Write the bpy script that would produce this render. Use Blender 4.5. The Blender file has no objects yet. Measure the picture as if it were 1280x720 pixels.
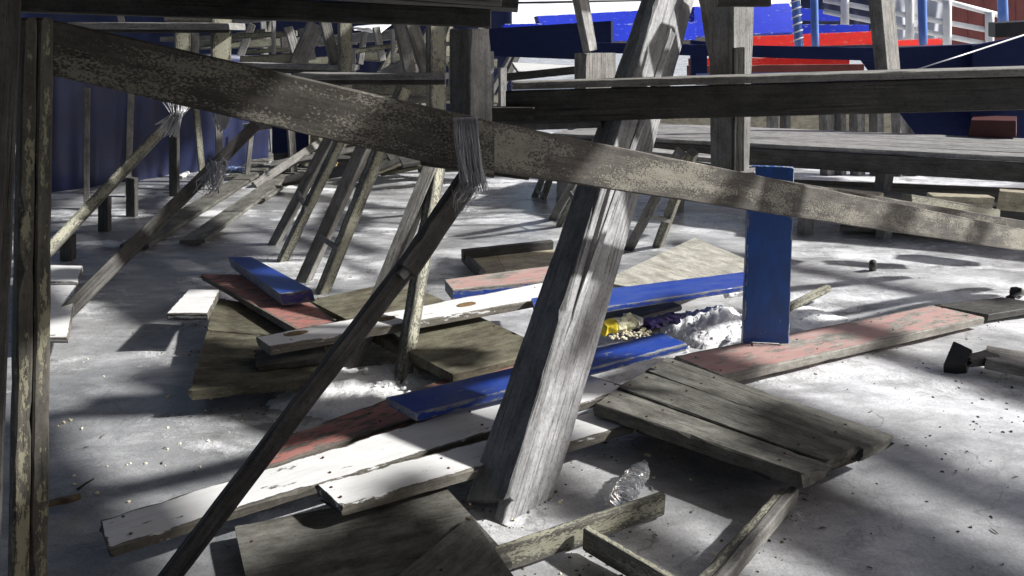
import bpy, bmesh, math, random
from mathutils import Vector, Matrix, noise

# ------------------------------------------------------------------ camera, world, sun, exposure
SC = bpy.context.scene
C = SC.collection
PITCH = math.radians(17.5)
EYE = Vector((0.0, 0.0, 1.5))
FPX = 950.0
cam_d = bpy.data.cameras.new('camera'); cam = bpy.data.objects.new('camera', cam_d); C.objects.link(cam)
cam.location = EYE; cam.rotation_euler = (math.radians(90) - PITCH, 0, 0)
cam_d.sensor_width = 36; cam_d.lens = FPX / 1280 * 36; cam_d.clip_start = 0.05; cam_d.clip_end = 600
SC.camera = cam
SUN = Vector((1.0, 0.02, 0.72)).normalized()
elev = math.asin(SUN.z)
W = bpy.data.worlds.new('World'); SC.world = W; W.use_nodes = True
nt = W.node_tree; bg = nt.nodes['Background']; bg.inputs[1].default_value = 0.074
sky = nt.nodes.new('ShaderNodeTexSky'); sky.sky_type = 'NISHITA'; sky.sun_disc = False; sky.air_density = .75; sky.dust_density = 3.0; sky.ozone_density = .9
sky.sun_elevation = elev; sky.sun_rotation = math.atan2(SUN.x, SUN.y)
nt.links.new(sky.outputs[0], bg.inputs[0])
sun_d = bpy.data.lights.new('sun', 'SUN'); sun_d.energy = 5.0; sun_d.angle = math.radians(2.2); sun_d.color = (1.0, 0.98, 0.945)
sun = bpy.data.objects.new('sun', sun_d); C.objects.link(sun); sun.location = (6, 0, 6)
sun.rotation_euler = (-SUN).to_track_quat('-Z', 'Y').to_euler()
SC.view_settings.view_transform = 'Standard'; SC.view_settings.look = 'None'
SC.view_settings.exposure = 0.52; SC.view_settings.gamma = 1.0
SC.cycles.max_bounces = 6

random.seed(7)
V = Vector
UP = V((0, 0, 1)); FRONT = V((0, -1, 0)); RIGHT = V((1, 0, 0))

# ------------------------------------------------------------------ from a measured direction to a place
_R, _F, _U = V((1, 0, 0)), V((0, math.cos(PITCH), -math.sin(PITCH))), V((0, math.sin(PITCH), math.cos(PITCH)))
def ray(u, v): return _F + _R * ((u - 640) / FPX) + _U * ((360 - v) / FPX)
def g(u, v, h=0.0):                    # on the level h above the ice
    d = ray(u, v); return EYE + d * ((h - EYE.z) / d.z)
def p(u, v, y):                        # at y metres from the camera, measured level
    d = ray(u, v); return EYE + d * (y / d.y)

# ------------------------------------------------------------------ materials
def mat(name):
    m = bpy.data.materials.new(name); m.use_nodes = True
    n = m.node_tree.nodes; l = m.node_tree.links
    return m, n, l, n['Principled BSDF']
def nd(n, t, **k):
    x = n.new(t)
    for a, b in k.items(): setattr(x, a, b)
    return x
def ramp(n, l, src, stops):
    r = n.new('ShaderNodeValToRGB'); e = r.color_ramp.elements
    while len(e) < len(stops): e.new(0.5)
    for i, (pos, c) in enumerate(stops):
        e[i].position = pos; e[i].color = (*c, 1) if not isinstance(c, float) else (c, c, c, 1)
    l.new(src, r.inputs[0]); return r.outputs[0]
def coords(n, l, sc):
    tc = n.new('ShaderNodeTexCoord'); oi = n.new('ShaderNodeObjectInfo')
    mu = nd(n, 'ShaderNodeMath', operation='MULTIPLY'); mu.inputs[1].default_value = 61.0
    l.new(oi.outputs['Random'], mu.inputs[0])
    ad = nd(n, 'ShaderNodeVectorMath', operation='ADD'); l.new(tc.outputs['Object'], ad.inputs[0]); l.new(mu.outputs[0], ad.inputs[1])
    mp = n.new('ShaderNodeMapping'); mp.inputs['Scale'].default_value = sc; l.new(ad.outputs[0], mp.inputs[0])
    return mp.outputs[0], oi.outputs['Random']
def noi(n, l, vec, s, det=5, rough=.6, dist=0.0):
    t = n.new('ShaderNodeTexNoise'); t.inputs['Scale'].default_value = s; t.inputs['Detail'].default_value = det
    t.inputs['Roughness'].default_value = rough; t.inputs['Distortion'].default_value = dist
    l.new(vec, t.inputs['Vector']); return t.outputs['Fac']
def mixc(n, l, f, a, b, bt='MIX'):
    m = nd(n, 'ShaderNodeMix', data_type='RGBA', blend_type=bt)
    for i, s in ((0, f), (6, a), (7, b)):
        if hasattr(s, 'links'): l.new(s, m.inputs[i])
        else: m.inputs[i].default_value = s if i == 0 else (*s, 1)
    return m.outputs[2]
def math_(n, l, op, a, b):
    m = nd(n, 'ShaderNodeMath', operation=op)
    for i, s in ((0, a), (1, b)):
        if hasattr(s, 'links'): l.new(s, m.inputs[i])
        else: m.inputs[i].default_value = s
    return m.outputs[0]
def wood_color(n, l, dark, light, stain=None, stain_amt=.5):
    v, rnd = coords(n, l, (2.0, 42, 42)); v2, _ = coords(n, l, (2.2, 5, 5)); v3, _ = coords(n, l, (2.6, 95, 95))
    gr = noi(n, l, v, 1.6, 7, .62, .6)
    c = ramp(n, l, gr, [(.22, dark), (.78, light)])
    bl = noi(n, l, v2, 2.4, 6, .65)
    c = mixc(n, l, ramp(n, l, bl, [(.42, 0.0), (.68, float(stain_amt))]), c, stain or tuple(x * .45 for x in dark))
    cr = noi(n, l, v3, 1.0, 4, .6)
    c = mixc(n, l, ramp(n, l, cr, [(.29, .8), (.37, 0.0)]), c, tuple(x * .25 for x in dark))
    br = nd(n, 'ShaderNodeMapRange'); br.inputs[3].default_value = .78; br.inputs[4].default_value = 1.2; l.new(rnd, br.inputs[0])
    v4, _ = coords(n, l, (1, 1.6, 1.6)); spk = noi(n, l, v4, 75, 5, .7)
    c = mixc(n, l, 1.0, c, ramp(n, l, spk, [(.3, .52), (.5, 1.0), (.72, 1.0)]), 'MULTIPLY')
    bl2 = noi(n, l, v4, 9, 6, .7); c = mixc(n, l, 1.0, c, ramp(n, l, bl2, [(.33, .55), (.6, 1.0)]), 'MULTIPLY')
    h = nd(n, 'ShaderNodeHueSaturation'); l.new(br.outputs[0], h.inputs['Value']); l.new(c, h.inputs['Color'])
    return h.outputs[0], gr, cr, v2
def finish(n, l, b, col, hsrc, rough, bump=.35, dist=.004):
    l.new(col, b.inputs['Base Color'])
    if hasattr(rough, 'links'): l.new(rough, b.inputs['Roughness'])
    else: b.inputs['Roughness'].default_value = rough
    bp = n.new('ShaderNodeBump'); bp.inputs['Strength'].default_value = bump; bp.inputs['Distance'].default_value = dist
    l.new(hsrc, bp.inputs['Height']); l.new(bp.outputs[0], b.inputs['Normal'])
def wood(name, dark, light, stain=None, amt=.5, rough=.75, bump=.6):
    m, n, l, b = mat(name)
    c, gr, cr, _ = wood_color(n, l, dark, light, stain, amt)
    h = math_(n, l, 'ADD', gr, ramp(n, l, cr, [(.33, 0.0), (.45, 1.0)]))
    finish(n, l, b, c, h, rough, bump); b.inputs['Specular IOR Level'].default_value = .3
    return m
def paint(name, col, raw_d, raw_l, amount=.4, fine=3.0, rough=.4, edge=.22, dirt=.35, stretch=(2.0, 9, 9), col2=None, patch=0.0):
    m, n, l, b = mat(name)
    c, gr, cr, v2 = wood_color(n, l, raw_d, raw_l)
    v, _ = coords(n, l, stretch)
    a = n.new('ShaderNodeAttribute'); a.attribute_name = 'wear'
    pk = noi(n, l, v, fine, 9, .72)
    s = math_(n, l, 'ADD', pk, math_(n, l, 'MULTIPLY', a.outputs['Fac'], edge))
    if patch:
        pv, _ = coords(n, l, (1.6, 5, 5)); s = math_(n, l, 'ADD', s, math_(n, l, 'MULTIPLY', math_(n, l, 'SUBTRACT', noi(n, l, pv, 2.2, 4, .6), .5), patch))
    t = .5 + (.5 - amount) * .42
    mask = ramp(n, l, s, [(t, 0.0), (t + .035, 1.0)])
    dn = noi(n, l, v2, 3.5, 6, .7)
    pc = mixc(n, l, ramp(n, l, dn, [(.38, 0.0), (.72, float(dirt))]), col, col2 or tuple(x * .5 for x in col))
    pc = mixc(n, l, ramp(n, l, gr, [(.35, .22), (.5, 0.0)]), pc, tuple(x * .55 for x in col))
    cc = mixc(n, l, mask, pc, c)
    ro = nd(n, 'ShaderNodeMapRange'); ro.inputs[3].default_value = rough; ro.inputs[4].default_value = .8; l.new(mask, ro.inputs[0])
    h = math_(n, l, 'SUBTRACT', math_(n, l, 'MULTIPLY', gr, .5), math_(n, l, 'MULTIPLY', mask, .5))
    finish(n, l, b, cc, h, ro.outputs[0], .5, .003)
    return m
def plain(name, col, rough=.5, metal=0, var=.25, sc=6, bump=.1):
    m, n, l, b = mat(name)
    v, _ = coords(n, l, (1, 1, 1)); f = noi(n, l, v, sc, 6, .65)
    c = ramp(n, l, f, [(.3, tuple(x * (1 - var) for x in col)), (.7, tuple(min(1, x * (1 + var)) for x in col))])
    finish(n, l, b, c, f, rough, bump, .01); b.inputs['Metallic'].default_value = metal
    return m

M = {}
M['grey'] = wood('weathered_grey_wood', (.15, .145, .135), (.40, .39, .365), (.09, .085, .075))
M['pale'] = wood('pale_weathered_wood', (.25, .245, .24), (.50, .495, .48), (.16, .155, .15), .45)
M['dark'] = wood('dark_shaded_wood', (.045, .043, .04), (.135, .13, .12), (.03, .028, .025), .6, .6)  # dark wood; its tone also carries the shade on fascias and unlit faces
M['brace'] = wood('brace_wood', (.055, .052, .048), (.20, .195, .185), (.04, .037, .034), .5)
M['moss'] = wood('mossy_board', (.16, .15, .105), (.25, .238, .17), (.06, .048, .034), .9, .8)
M['panel'] = wood('dirty_grey_panel', (.15, .146, .13), (.23, .225, .20), (.06, .056, .046), .85, .8)
M['ply'] = wood('bare_plywood', (.40, .36, .26), (.62, .56, .42), (.28, .25, .18), .4)
M['plygrey'] = wood('greyed_plywood', (.40, .39, .34), (.58, .56, .49), (.2, .19, .16), .5)
M['lilac'] = wood('sunlit_post_wood', (.50, .50, .512), (.66, .66, .678), (.26, .258, .255), .5, .7, .9)  # pale tone raised to stand in for sun on the wide face
M['postgrey'] = wood('shaded_post_wood', (.30, .30, .305), (.46, .46, .465), (.13, .13, .128), .6, .7, .9)  # darker copy for the post side turned from the light
M['ochre'] = paint('peeling_ochre_paint', (.36, .355, .275), (.10, .097, .08), (.26, .253, .215), .46, 16.0, .65, .14, .6, (3.5, 9, 9), (.24, .225, .15), .5)
M['beam'] = paint('flaking_beam_paint', (.265, .25, .205), (.05, .045, .04), (.14, .128, .11), .66, 24.0, .65, .07, .8, (5, 8, 8), (.15, .14, .115), .8)
M['postpaint'] = paint('dark_post_paint', (.27, .26, .18), (.06, .055, .045), (.15, .14, .12), .62, 11.0, .65, .10, .6, (3.0, 9, 9), (.16, .15, .10), .8)
M['white'] = paint('worn_white_paint', (.80, .80, .80), (.11, .10, .085), (.30, .28, .235), .19, 4.2, .45, .26, .5, (2.0, 7, 7), (.58, .58, .565), .35)
M['blue'] = paint('glossy_blue_paint', (.016, .055, .34), (.20, .21, .25), (.45, .47, .52), .20, 5.5, .28, .20, .75, (2.0, 8, 8), (.07, .11, .30))
M['bluepost'] = paint('scuffed_blue_post_paint', (.014, .085, .36), (.3, .32, .34), (.55, .57, .58), .13, 6, .38, .17, .8, (2.0, 8, 8), (.02, .05, .15))
M['red'] = paint('faded_red_paint', (.36, .14, .12), (.15, .13, .11), (.36, .31, .27), .48, 5, .6, .22, .7, (2.0, 7, 7), (.36, .22, .19))
M['redraw'] = paint('bleached_red_paint', (.44, .25, .23), (.26, .245, .21), (.60, .57, .51), .46, 4, .6, .35, .8, (2.0, 5, 5), (.44, .37, .33), .5)
M['navy'] = paint('navy_paint', (.016, .024, .085), (.05, .05, .06), (.12, .12, .13), .1, 3, .45, .06, .5)
M['brightblue'] = paint('bright_blue_paint', (.008, .03, .50), (.35, .38, .45), (.55, .6, .7), .22, 4.5, .65, .1, .4)
M['brightred'] = paint('bright_red_paint', (.72, .03, .025), (.4, .2, .15), (.7, .5, .4), .24, 5, .4, .08, .4)
for k_ in ('brightblue', 'brightred', 'navy'): M[k_].node_tree.nodes['Principled BSDF'].inputs['Specular IOR Level'].default_value = .12
M['whitemetal'] = plain('white_painted_metal', (.78, .78, .76), .4, 0, .12)
M['bluemetal'] = plain('blue_painted_metal', (.10, .22, .60), .35, 0, .2)
M['brick'] = plain('brown_red_cladding', (.22, .06, .05), .7, 0, .25, 4)
M['shadered'] = plain('shaded_red_paint', (.07, .015, .014), .6, 0, .35, 5)  # red darkened to carry the shade on the crate
M['tarp'] = plain('navy_tarpaulin', (.009, .015, .06), .5, 0, .45, 2, .3)
M['drape'] = plain('grey_drape', (.46, .47, .52), .6, 0, .2, 3)
M['canvas'] = plain('white_canvas', (.85, .86, .88), .6, 0, .06)
M['black'] = plain('black_rubber', (.012, .012, .013), .55, 0, .4)
M['knot'] = plain('brown_knot', (.17, .11, .05), .7, 0, .6, 60)
M['yellow'] = plain('yellow_print', (.72, .58, .03), .4, 0, .15)
M['carton'] = paint('printed_carton', (.70, .69, .48), (.25, .27, .10), (.5, .5, .22), .35, 9, .5, 0, .3, (6, 6, 6))
M['foil'] = plain('purple_foil', (.035, .022, .11), .18, .6, .6, 14, .8)
M['silver'] = plain('silver_foil', (.7, .7, .72), .2, .8, .3, 14, .8)
M['brownpaper'] = plain('brown_wrapper', (.12, .085, .05), .5, .1, .6, 40, .6)
M['corn'] = plain('popcorn', (.78, .72, .55), .8, 0, .15, 30)
M['crumb'] = plain('dark_crumbs', (.035, .03, .025), .8, 0, .5, 30)
M['leaf'] = plain('yellow_litter', (.45, .30, .06), .7, 0, .5, 30)
M['blueplastic'] = plain('blue_plastic', (.25, .34, .6), .25, 0, .4)
def strand_mat():
    m, n, l, b = mat('wire_strands'); b.inputs['Base Color'].default_value = (.48, .48, .51, 1); b.inputs['Roughness'].default_value = .35
    b.inputs['Metallic'].default_value = .35; return m
M['strand'] = strand_mat()
def film_mat():
    m, n, l, b = mat('clear_film'); b.inputs['Base Color'].default_value = (.8, .81, .84, 1); b.inputs['Roughness'].default_value = .15
    b.inputs['Transmission Weight'].default_value = .6; b.inputs['IOR'].default_value = 1.2; return m
M['film'] = film_mat()
def pet_mat():
    m, n, l, b = mat('clear_bottle_plastic'); b.inputs['Base Color'].default_value = (.93, .95, .97, 1); b.inputs['Roughness'].default_value = .04
    b.inputs['Transmission Weight'].default_value = .93; b.inputs['IOR'].default_value = 1.5; return m
M['pet'] = pet_mat()
def snow_mat():
    m, n, l, b = mat('crusted_snow')
    v, _ = coords(n, l, (1, 1, 1)); f = noi(n, l, v, 9, 8, .7); f2 = noi(n, l, v, 55, 3, .6)
    c = ramp(n, l, f, [(.30, (.55, .55, .55)), (.50, (.88, .89, .90))])
    finish(n, l, b, c, math_(n, l, 'ADD', f, f2), .7, .6, .01); b.inputs['Subsurface Weight'].default_value = .0
    return m
M['snow'] = snow_mat()
def ice_mat():
    m, n, l, b = mat('dirty_ice')
    tc = n.new('ShaderNodeTexCoord').outputs['Object']
    mp = n.new('ShaderNodeMapping'); mp.inputs['Scale'].default_value = (.75, 1.35, 1); mp.inputs['Rotation'].default_value = (0, 0, -.35); l.new(tc, mp.inputs[0])
    big = noi(n, l, mp.outputs[0], 1.25, 8, .62, .35); mid = noi(n, l, mp.outputs[0], 5.5, 8, .68, .2); fin = noi(n, l, tc, 60, 4, .6)
    s = math_(n, l, 'ADD', math_(n, l, 'MULTIPLY', big, .68), math_(n, l, 'MULTIPLY', mid, .32))
    # the floor is greyer towards the left and paler towards the right
    sx = n.new('ShaderNodeSeparateXYZ'); l.new(tc, sx.inputs[0])
    gx = nd(n, 'ShaderNodeMapRange'); gx.inputs[1].default_value = -2; gx.inputs[2].default_value = 2.0; gx.inputs[3].default_value = -.04; gx.inputs[4].default_value = .045
    l.new(sx.outputs[0], gx.inputs[0]); s = math_(n, l, 'ADD', s, gx.outputs[0])
    gy0 = nd(n, 'ShaderNodeMapRange'); gy0.inputs[1].default_value = 1.8; gy0.inputs[2].default_value = 2.9; gy0.inputs[3].default_value = -.07; gy0.inputs[4].default_value = .0  # near ice toned down: wetter, with foreground shade put into its colour
    l.new(sx.outputs[1], gy0.inputs[0]); s = math_(n, l, 'ADD', s, gy0.outputs[0])
    c = ramp(n, l, s, [(.36, (.20, .205, .215)), (.47, (.36, .365, .375)), (.56, (.56, .565, .58)), (.65, (.80, .81, .84))])
    dn = noi(n, l, tc, 2.1, 7, .7, .4)
    c = mixc(n, l, ramp(n, l, dn, [(.55, 0.0), (.76, .5)]), c, (.22, .215, .19))
    mp2 = n.new('ShaderNodeMapping'); mp2.inputs['Scale'].default_value = (.55, 1.5, 1); mp2.inputs['Rotation'].default_value = (0, 0, -.5); l.new(tc, mp2.inputs[0])
    zon = noi(n, l, mp2.outputs[0], 1.05, 4, .6, .3); cru = noi(n, l, tc, 5.5, 9, .72, .3)
    cs = math_(n, l, 'ADD', math_(n, l, 'MULTIPLY', zon, .7), math_(n, l, 'MULTIPLY', cru, .3))
    gy = nd(n, 'ShaderNodeMapRange'); gy.inputs[1].default_value = 1.9; gy.inputs[2].default_value = 3.0; gy.inputs[3].default_value = -.075; gy.inputs[4].default_value = .0  # less frost close by, which also deepens the foreground shade
    l.new(sx.outputs[1], gy.inputs[0]); cs = math_(n, l, 'ADD', cs, gy.outputs[0])
    frost = ramp(n, l, cs, [(.52, 0.0), (.585, .8), (.7, 1.0)])
    c = mixc(n, l, frost, c, (.82, .83, .855))
    dz2 = noi(n, l, mp.outputs[0], 2.6, 8, .7, .6); c = mixc(n, l, ramp(n, l, dz2, [(.50, 0.0), (.66, .72)]), c, (.30, .305, .31))
    sp = noi(n, l, tc, 30, 4, .6); c = mixc(n, l, ramp(n, l, sp, [(.70, 0.0), (.76, .3)]), c, (.16, .155, .14))
    vo = n.new('ShaderNodeTexVoronoi'); vo.feature = 'DISTANCE_TO_EDGE'; vo.inputs['Scale'].default_value = 1.1
    ds = nd(n, 'ShaderNodeVectorMath', operation='ADD'); nz = n.new('ShaderNodeTexNoise'); nz.inputs['Scale'].default_value = 2.5; nz.inputs['Detail'].default_value = 6
    l.new(tc, nz.inputs['Vector']); l.new(tc, ds.inputs[0]); l.new(nz.outputs['Color'], ds.inputs[1]); l.new(ds.outputs[0], vo.inputs['Vector'])
    crk = ramp(n, l, vo.outputs['Distance'], [(.0, .55), (.012, 0.0)])
    c = mixc(n, l, math_(n, l, 'MULTIPLY', crk, ramp(n, l, dn, [(.42, 0.0), (.55, 1.0)])), c, (.16, .16, .16))
    gr_ = noi(n, l, tc, 120, 3, .6); c = mixc(n, l, 1.0, c, ramp(n, l, gr_, [(.3, .78), (.55, 1.0)]), 'MULTIPLY')
    ro = mixc(n, l, frost, ramp(n, l, s, [(.40, .10), (.62, .30)]), (.6, .6, .6))
    h = math_(n, l, 'ADD', math_(n, l, 'ADD', math_(n, l, 'MULTIPLY', fin, .2), math_(n, l, 'MULTIPLY', math_(n, l, 'MULTIPLY', cru, frost), 1.4)), math_(n, l, 'MULTIPLY', mid, .8))
    finish(n, l, b, c, h, ro, .45, .02)
    return m
M['ice'] = ice_mat()

# ------------------------------------------------------------------ builders
def link(name, me, m, parent=None):
    o = bpy.data.objects.new(name, me); C.objects.link(o)
    if m is not None:
        for x in (m if isinstance(m, (list, tuple)) else [m]): me.materials.append(x)
    return o
def place(o, mw, parent=None):
    if parent is not None:
        o.parent = parent; o.matrix_basis = Matrix.Translation(-parent.location) @ mw
    else: o.matrix_basis = mw
def tag(o, label, cat, group=None, kind=None):
    if label: o['label'] = label
    if cat: o['category'] = cat
    if group: o['group'] = group
    if kind: o['kind'] = kind
    return o
def thing(name, label, cat, loc, group=None):
    o = bpy.data.objects.new(name, None); C.objects.link(o); o.location = loc; o.empty_display_size = .1
    return tag(o, label, cat, group)
def frame(o0, ex, n):
    ex = ex.normalized(); n = (n - ex * n.dot(ex)).normalized(); ey = n.cross(ex)
    return Matrix(((ex.x, ey.x, n.x, o0.x), (ex.y, ey.y, n.y, o0.y), (ex.z, ey.z, n.z, o0.z), (0, 0, 0, 1)))
def board(name, F0, F1, N1, N0, t, m, parent=None, toward=UP, chip=1.0, raw=0.0, sag=0.0, seg=None, ragged=0.0):
    """a sawn board: top face F0 F1 N1 N0, thickness t away from `toward`; uneven arrises, chips and worn edges"""
    ex = ((F1 - F0) + (N1 - N0)).normalized(); ey = (F0 - N0) + (F1 - N1)
    n = ex.cross(ey).normalized()
    if n.dot(toward) < 0: F0, F1, N0, N1 = N0, N1, F0, F1; ey = -ey; n = -n
    mw = frame((F0 + N0) / 2, ex, n); inv = mw.inverted()
    f0, f1, n1, n0 = (inv @ q for q in (F0, F1, N1, N0))
    L = ((F1 - F0).length + (N1 - N0).length) / 2
    k = seg or max(5, min(46, int(L / .045)))
    r = random.Random(int(abs(F0.x * 7919 + F0.y * 104729 + F0.z * 1299709) * 1000) % 1000003)
    so = r.uniform(0, 90); tw = r.uniform(-1, 1) * min(.02, L * .012) * min(chip, 1.5)
    ss = [0, .006 / max(L, .02)] + [i / k for i in range(1, k)] + [1 - .006 / max(L, .02), 1]
    vs, wr = [], []
    for i, s in enumerate(ss):
        a = f0.lerp(f1, s); b = n0.lerp(n1, s); w = (a - b).length; d = (a - b) / w
        c0 = min(.004, t * .14, w * .14)
        end = i in (0, len(ss) - 1)
        def cc(q):
            x = c0 * (.55 + 1.0 * chip * abs(noise.noise(V((s * L * 9 + so, q * 7.3, 1)))))
            if chip and noise.noise(V((s * L * 14 + so, q * 3.1, 5))) > .42: x += c0 * 1.1 * chip
            return x * (2.0 if end else 1)
        c1, c2, c3, c4 = cc(1), cc(2), cc(3), cc(4)
        e = min(.014, w * .22)
        wob = .0009 * chip * noise.noise(V((s * L * 9 + so, 9, 2))); wob2 = .0009 * chip * noise.noise(V((s * L * 9 + so, 19, 2)))
        zo = -sag * 4 * s * (1 - s) + .0008 * chip * noise.noise(V((s * L * 3, so, 2)))
        xo = 0
        pts = [(w - c1, 0, 1), (w - c1 - e, 0, 0), (c2 + e, 0, 0), (c2, 0, 1), (wob, -c2, 1), (wob, -t / 2, raw), (wob, -t + c3, 1), (c3, -t, 1), (c3 + e, -t, 0),
               (w - c4 - e, -t, 0), (w - c4, -t, 1), (w + wob2, -t + c4, 1), (w + wob2, -t / 2, raw), (w + wob2, -c1, 1)]
        twz = tw * (s - .5)
        for j, (y, z, q) in enumerate(pts):
            x = 0
            if end and ragged: x = r.uniform(-ragged, ragged)
            vs.append(b + d * y + V((x, 0, z + zo + twz * (y / w - .5)))); wr.append(1.0 if end else float(q))
    fs = []; R = 14
    for i in range(len(ss) - 1):
        for j in range(R):
            fs.append((i * R + j, i * R + (j + 1) % R, (i + 1) * R + (j + 1) % R, (i + 1) * R + j))
    fs.append(tuple(range(R - 1, -1, -1))); fs.append(tuple((len(ss) - 1) * R + j for j in range(R)))
    me = bpy.data.meshes.new(name); me.from_pydata(vs, [], fs)
    bm = bmesh.new(); bm.from_mesh(me); bmesh.ops.recalc_face_normals(bm, faces=bm.faces); bm.to_mesh(me); bm.free()
    at = me.attributes.new('wear', 'FLOAT', 'POINT'); at.data.foreach_set('value', wr)
    o = link(name, me, m); place(o, mw, parent); return o
def bar(name, A, B, w, t, m, face=FRONT, parent=None, w1=None, **k):
    ex = (B - A).normalized(); n = (face - ex * face.dot(ex)).normalized(); ey = n.cross(ex); w1 = w1 or w
    q = n * (t / 2)
    return board(name, A + ey * w / 2 + q, B + ey * w1 / 2 + q, B - ey * w1 / 2 + q, A - ey * w / 2 + q, t, m, parent, n, **k)
def top(o, label, cat, group=None): return tag(o, label, cat, group)
def tube_bm(bm, pts, r, sides=6, closed_ends=True):
    rings = []
    for i, q in enumerate(pts):
        d = (pts[min(i + 1, len(pts) - 1)] - pts[max(i - 1, 0)]).normalized()
        a = d.orthogonal().normalized(); b = d.cross(a)
        rr = r[i] if isinstance(r, (list, tuple)) else r
        rings.append([bm.verts.new(q + (a * math.cos(2 * math.pi * j / sides) + b * math.sin(2 * math.pi * j / sides)) * rr) for j in range(sides)])
    for x, y in zip(rings, rings[1:]):
        # match the rings' starting corner, since orthogonal() may turn
        sh = min(range(sides), key=lambda s: (y[s].co - x[0].co).length)
        y[:] = y[sh:] + y[:sh]
        for j in range(sides): bm.faces.new((x[j], x[(j + 1) % sides], y[(j + 1) % sides], y[j]))
    if closed_ends and sides > 2: bm.faces.new(rings[0][::-1]); bm.faces.new(rings[-1])
def from_bm(name, bm, m, parent=None, smooth=True, origin=None):
    me = bpy.data.meshes.new(name)
    if origin is not None:
        for x in bm.verts: x.co -= origin
    bmesh.ops.recalc_face_normals(bm, faces=bm.faces); bm.to_mesh(me); bm.free()
    if smooth: me.polygons.foreach_set('use_smooth', [True] * len(me.polygons))
    o = link(name, me, m); place(o, Matrix.Translation(origin) if origin is not None else Matrix.Identity(4), parent); return o
def pole(name, A, B, r, m, parent=None, sides=10):
    bm = bmesh.new(); tube_bm(bm, [A.lerp(B, i / 4) for i in range(5)], r, sides); return from_bm(name, bm, m, parent, origin=A.copy())
def cloth(name, A, B, Cc, D, m, nx=40, ny=16, amp=.04, fold=6.0, parent=None, th=.004, seed=0):
    """a hanging or stretched sheet A(top left) B(top right) C(bottom right) D(bottom left), folded, with thickness"""
    nrm = (B - A).cross(D - A).normalized(); L = (B - A).length; vs = []; fs = []; off = A.copy()
    for j in range(ny + 1):
        for i in range(nx + 1):
            s, t = i / nx, j / ny
            q = A.lerp(B, s).lerp(D.lerp(Cc, s), t)
            d = noise.noise(V((s * L * fold * .5, t * .9 + seed, 1))) + .5 * noise.noise(V((s * L * fold * 1.4, t * 2 + seed, 7)))
            vs.append(q + nrm * d * amp * (.35 + .65 * t) - off)
    for j in range(ny):
        for i in range(nx):
            a = j * (nx + 1) + i; fs.append((a, a + 1, a + nx + 2, a + nx + 1))
    me = bpy.data.meshes.new(name); me.from_pydata(vs, [], fs); me.polygons.foreach_set('use_smooth', [True] * len(fs))
    o = link(name, me, m); place(o, Matrix.Translation(off), parent)
    s = o.modifiers.new('thickness', 'SOLIDIFY'); s.thickness = th; return o
def wrap(name, path_fn, n, rad, m, seed=1, sides=4):
    r = random.Random(seed); bm = bmesh.new()
    for i in range(n): tube_bm(bm, path_fn(r, i), rad * r.uniform(.6, 1.3), sides)
    return bm
def mound(name, cx, cy, rx, ry, h, seed, rough=1.0, res=46, base=-.03):
    vs = []; fs = []
    for j in range(res + 1):
        for i in range(res + 1):
            x = (i / res - .5) * 2.4; y = (j / res - .5) * 2.4
            rr = math.hypot(x, y) * (1 + .35 * noise.noise(V((x * 1.7, y * 1.7, seed))))
            f = max(0, 1 - rr * rr); q = V((cx + x * rx, cy + y * ry, seed))
            z = h * f ** 1.1 * (.65 + .6 * noise.noise(q * 4)) + rough * f ** .5 * (.022 * abs(noise.noise(q * 14)) + .026 * abs(noise.noise(q * 30)) + .012 * noise.noise(q * 62))
            vs.append((x * rx, y * ry, base + z + (.03 if f > .02 else 0)))
    for j in range(res):
        for i in range(res):
            a = j * (res + 1) + i; fs.append((a, a + 1, a + res + 2, a + res + 1))
    me = bpy.data.meshes.new(name); me.from_pydata(vs, [], fs); me.polygons.foreach_set('use_smooth', [True] * len(fs))
    bm = bmesh.new(); bm.from_mesh(me); r = random.Random(seed)
    bm.faces.ensure_lookup_table()
    for _ in range(int(190 * rough)):
        a = r.uniform(0, 6.28); d = r.uniform(0, 1.5) ** .8; x, y = math.cos(a) * d * rx, math.sin(a) * d * ry
        f = max(0, 1 - d * d); s = r.choice((.002, .003, .003, .005, .008, .013)) * (.5 + .6 * rough) * (1 if d < 1 else .6)
        mm = Matrix.Translation((x, y, base + .03 + h * .65 * f ** 1.1 + s * .3 - (.03 if d > 1 else 0) * .5)) @ Matrix.Rotation(r.uniform(0, 6), 4, V((r.random(), r.random(), 1))) @ Matrix.Diagonal((1, r.uniform(.6, 1), r.uniform(.5, .9), 1))
        rv = bmesh.ops.create_icosphere(bm, subdivisions=1, radius=s, matrix=mm)['verts']
        for q in rv: q.co += V((r.uniform(-1, 1), r.uniform(-1, 1), r.uniform(-1, 1))) * s * .25
    bm.to_mesh(me); bm.free()
    o = link(name, me, M['snow']); o.location = (cx, cy, 0); return o

# ------------------------------------------------------------------ the setting
def ice_height(x, y):
    d = math.hypot(x, y - 4)
    return (.022 * noise.noise(V((x * .9, y * .9, 3))) + .010 * noise.noise(V((x * 3.1, y * 3.1, 8)))) * (1 if d < 12 else 0) - .012
N = 230; vs = []; fs = []
for j in range(N + 1):
    for i in range(N + 1):
        s, t = i / N * 2 - 1, j / N * 2 - 1
        x = 5.5 * s + 240 * s ** 7; y = 4.5 + 5.5 * t + 240 * t ** 7
        vs.append((x, y, ice_height(x, y)))
for j in range(N):
    for i in range(N):
        a = j * (N + 1) + i; fs.append((a, a + 1, a + N + 2, a + N + 1))
me = bpy.data.meshes.new('ice_ground'); me.from_pydata(vs, [], fs); me.polygons.foreach_set('use_smooth', [True] * len(fs))
o = link('ice_ground', me, M['ice']); o['kind'] = 'structure'
del vs, fs

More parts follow.
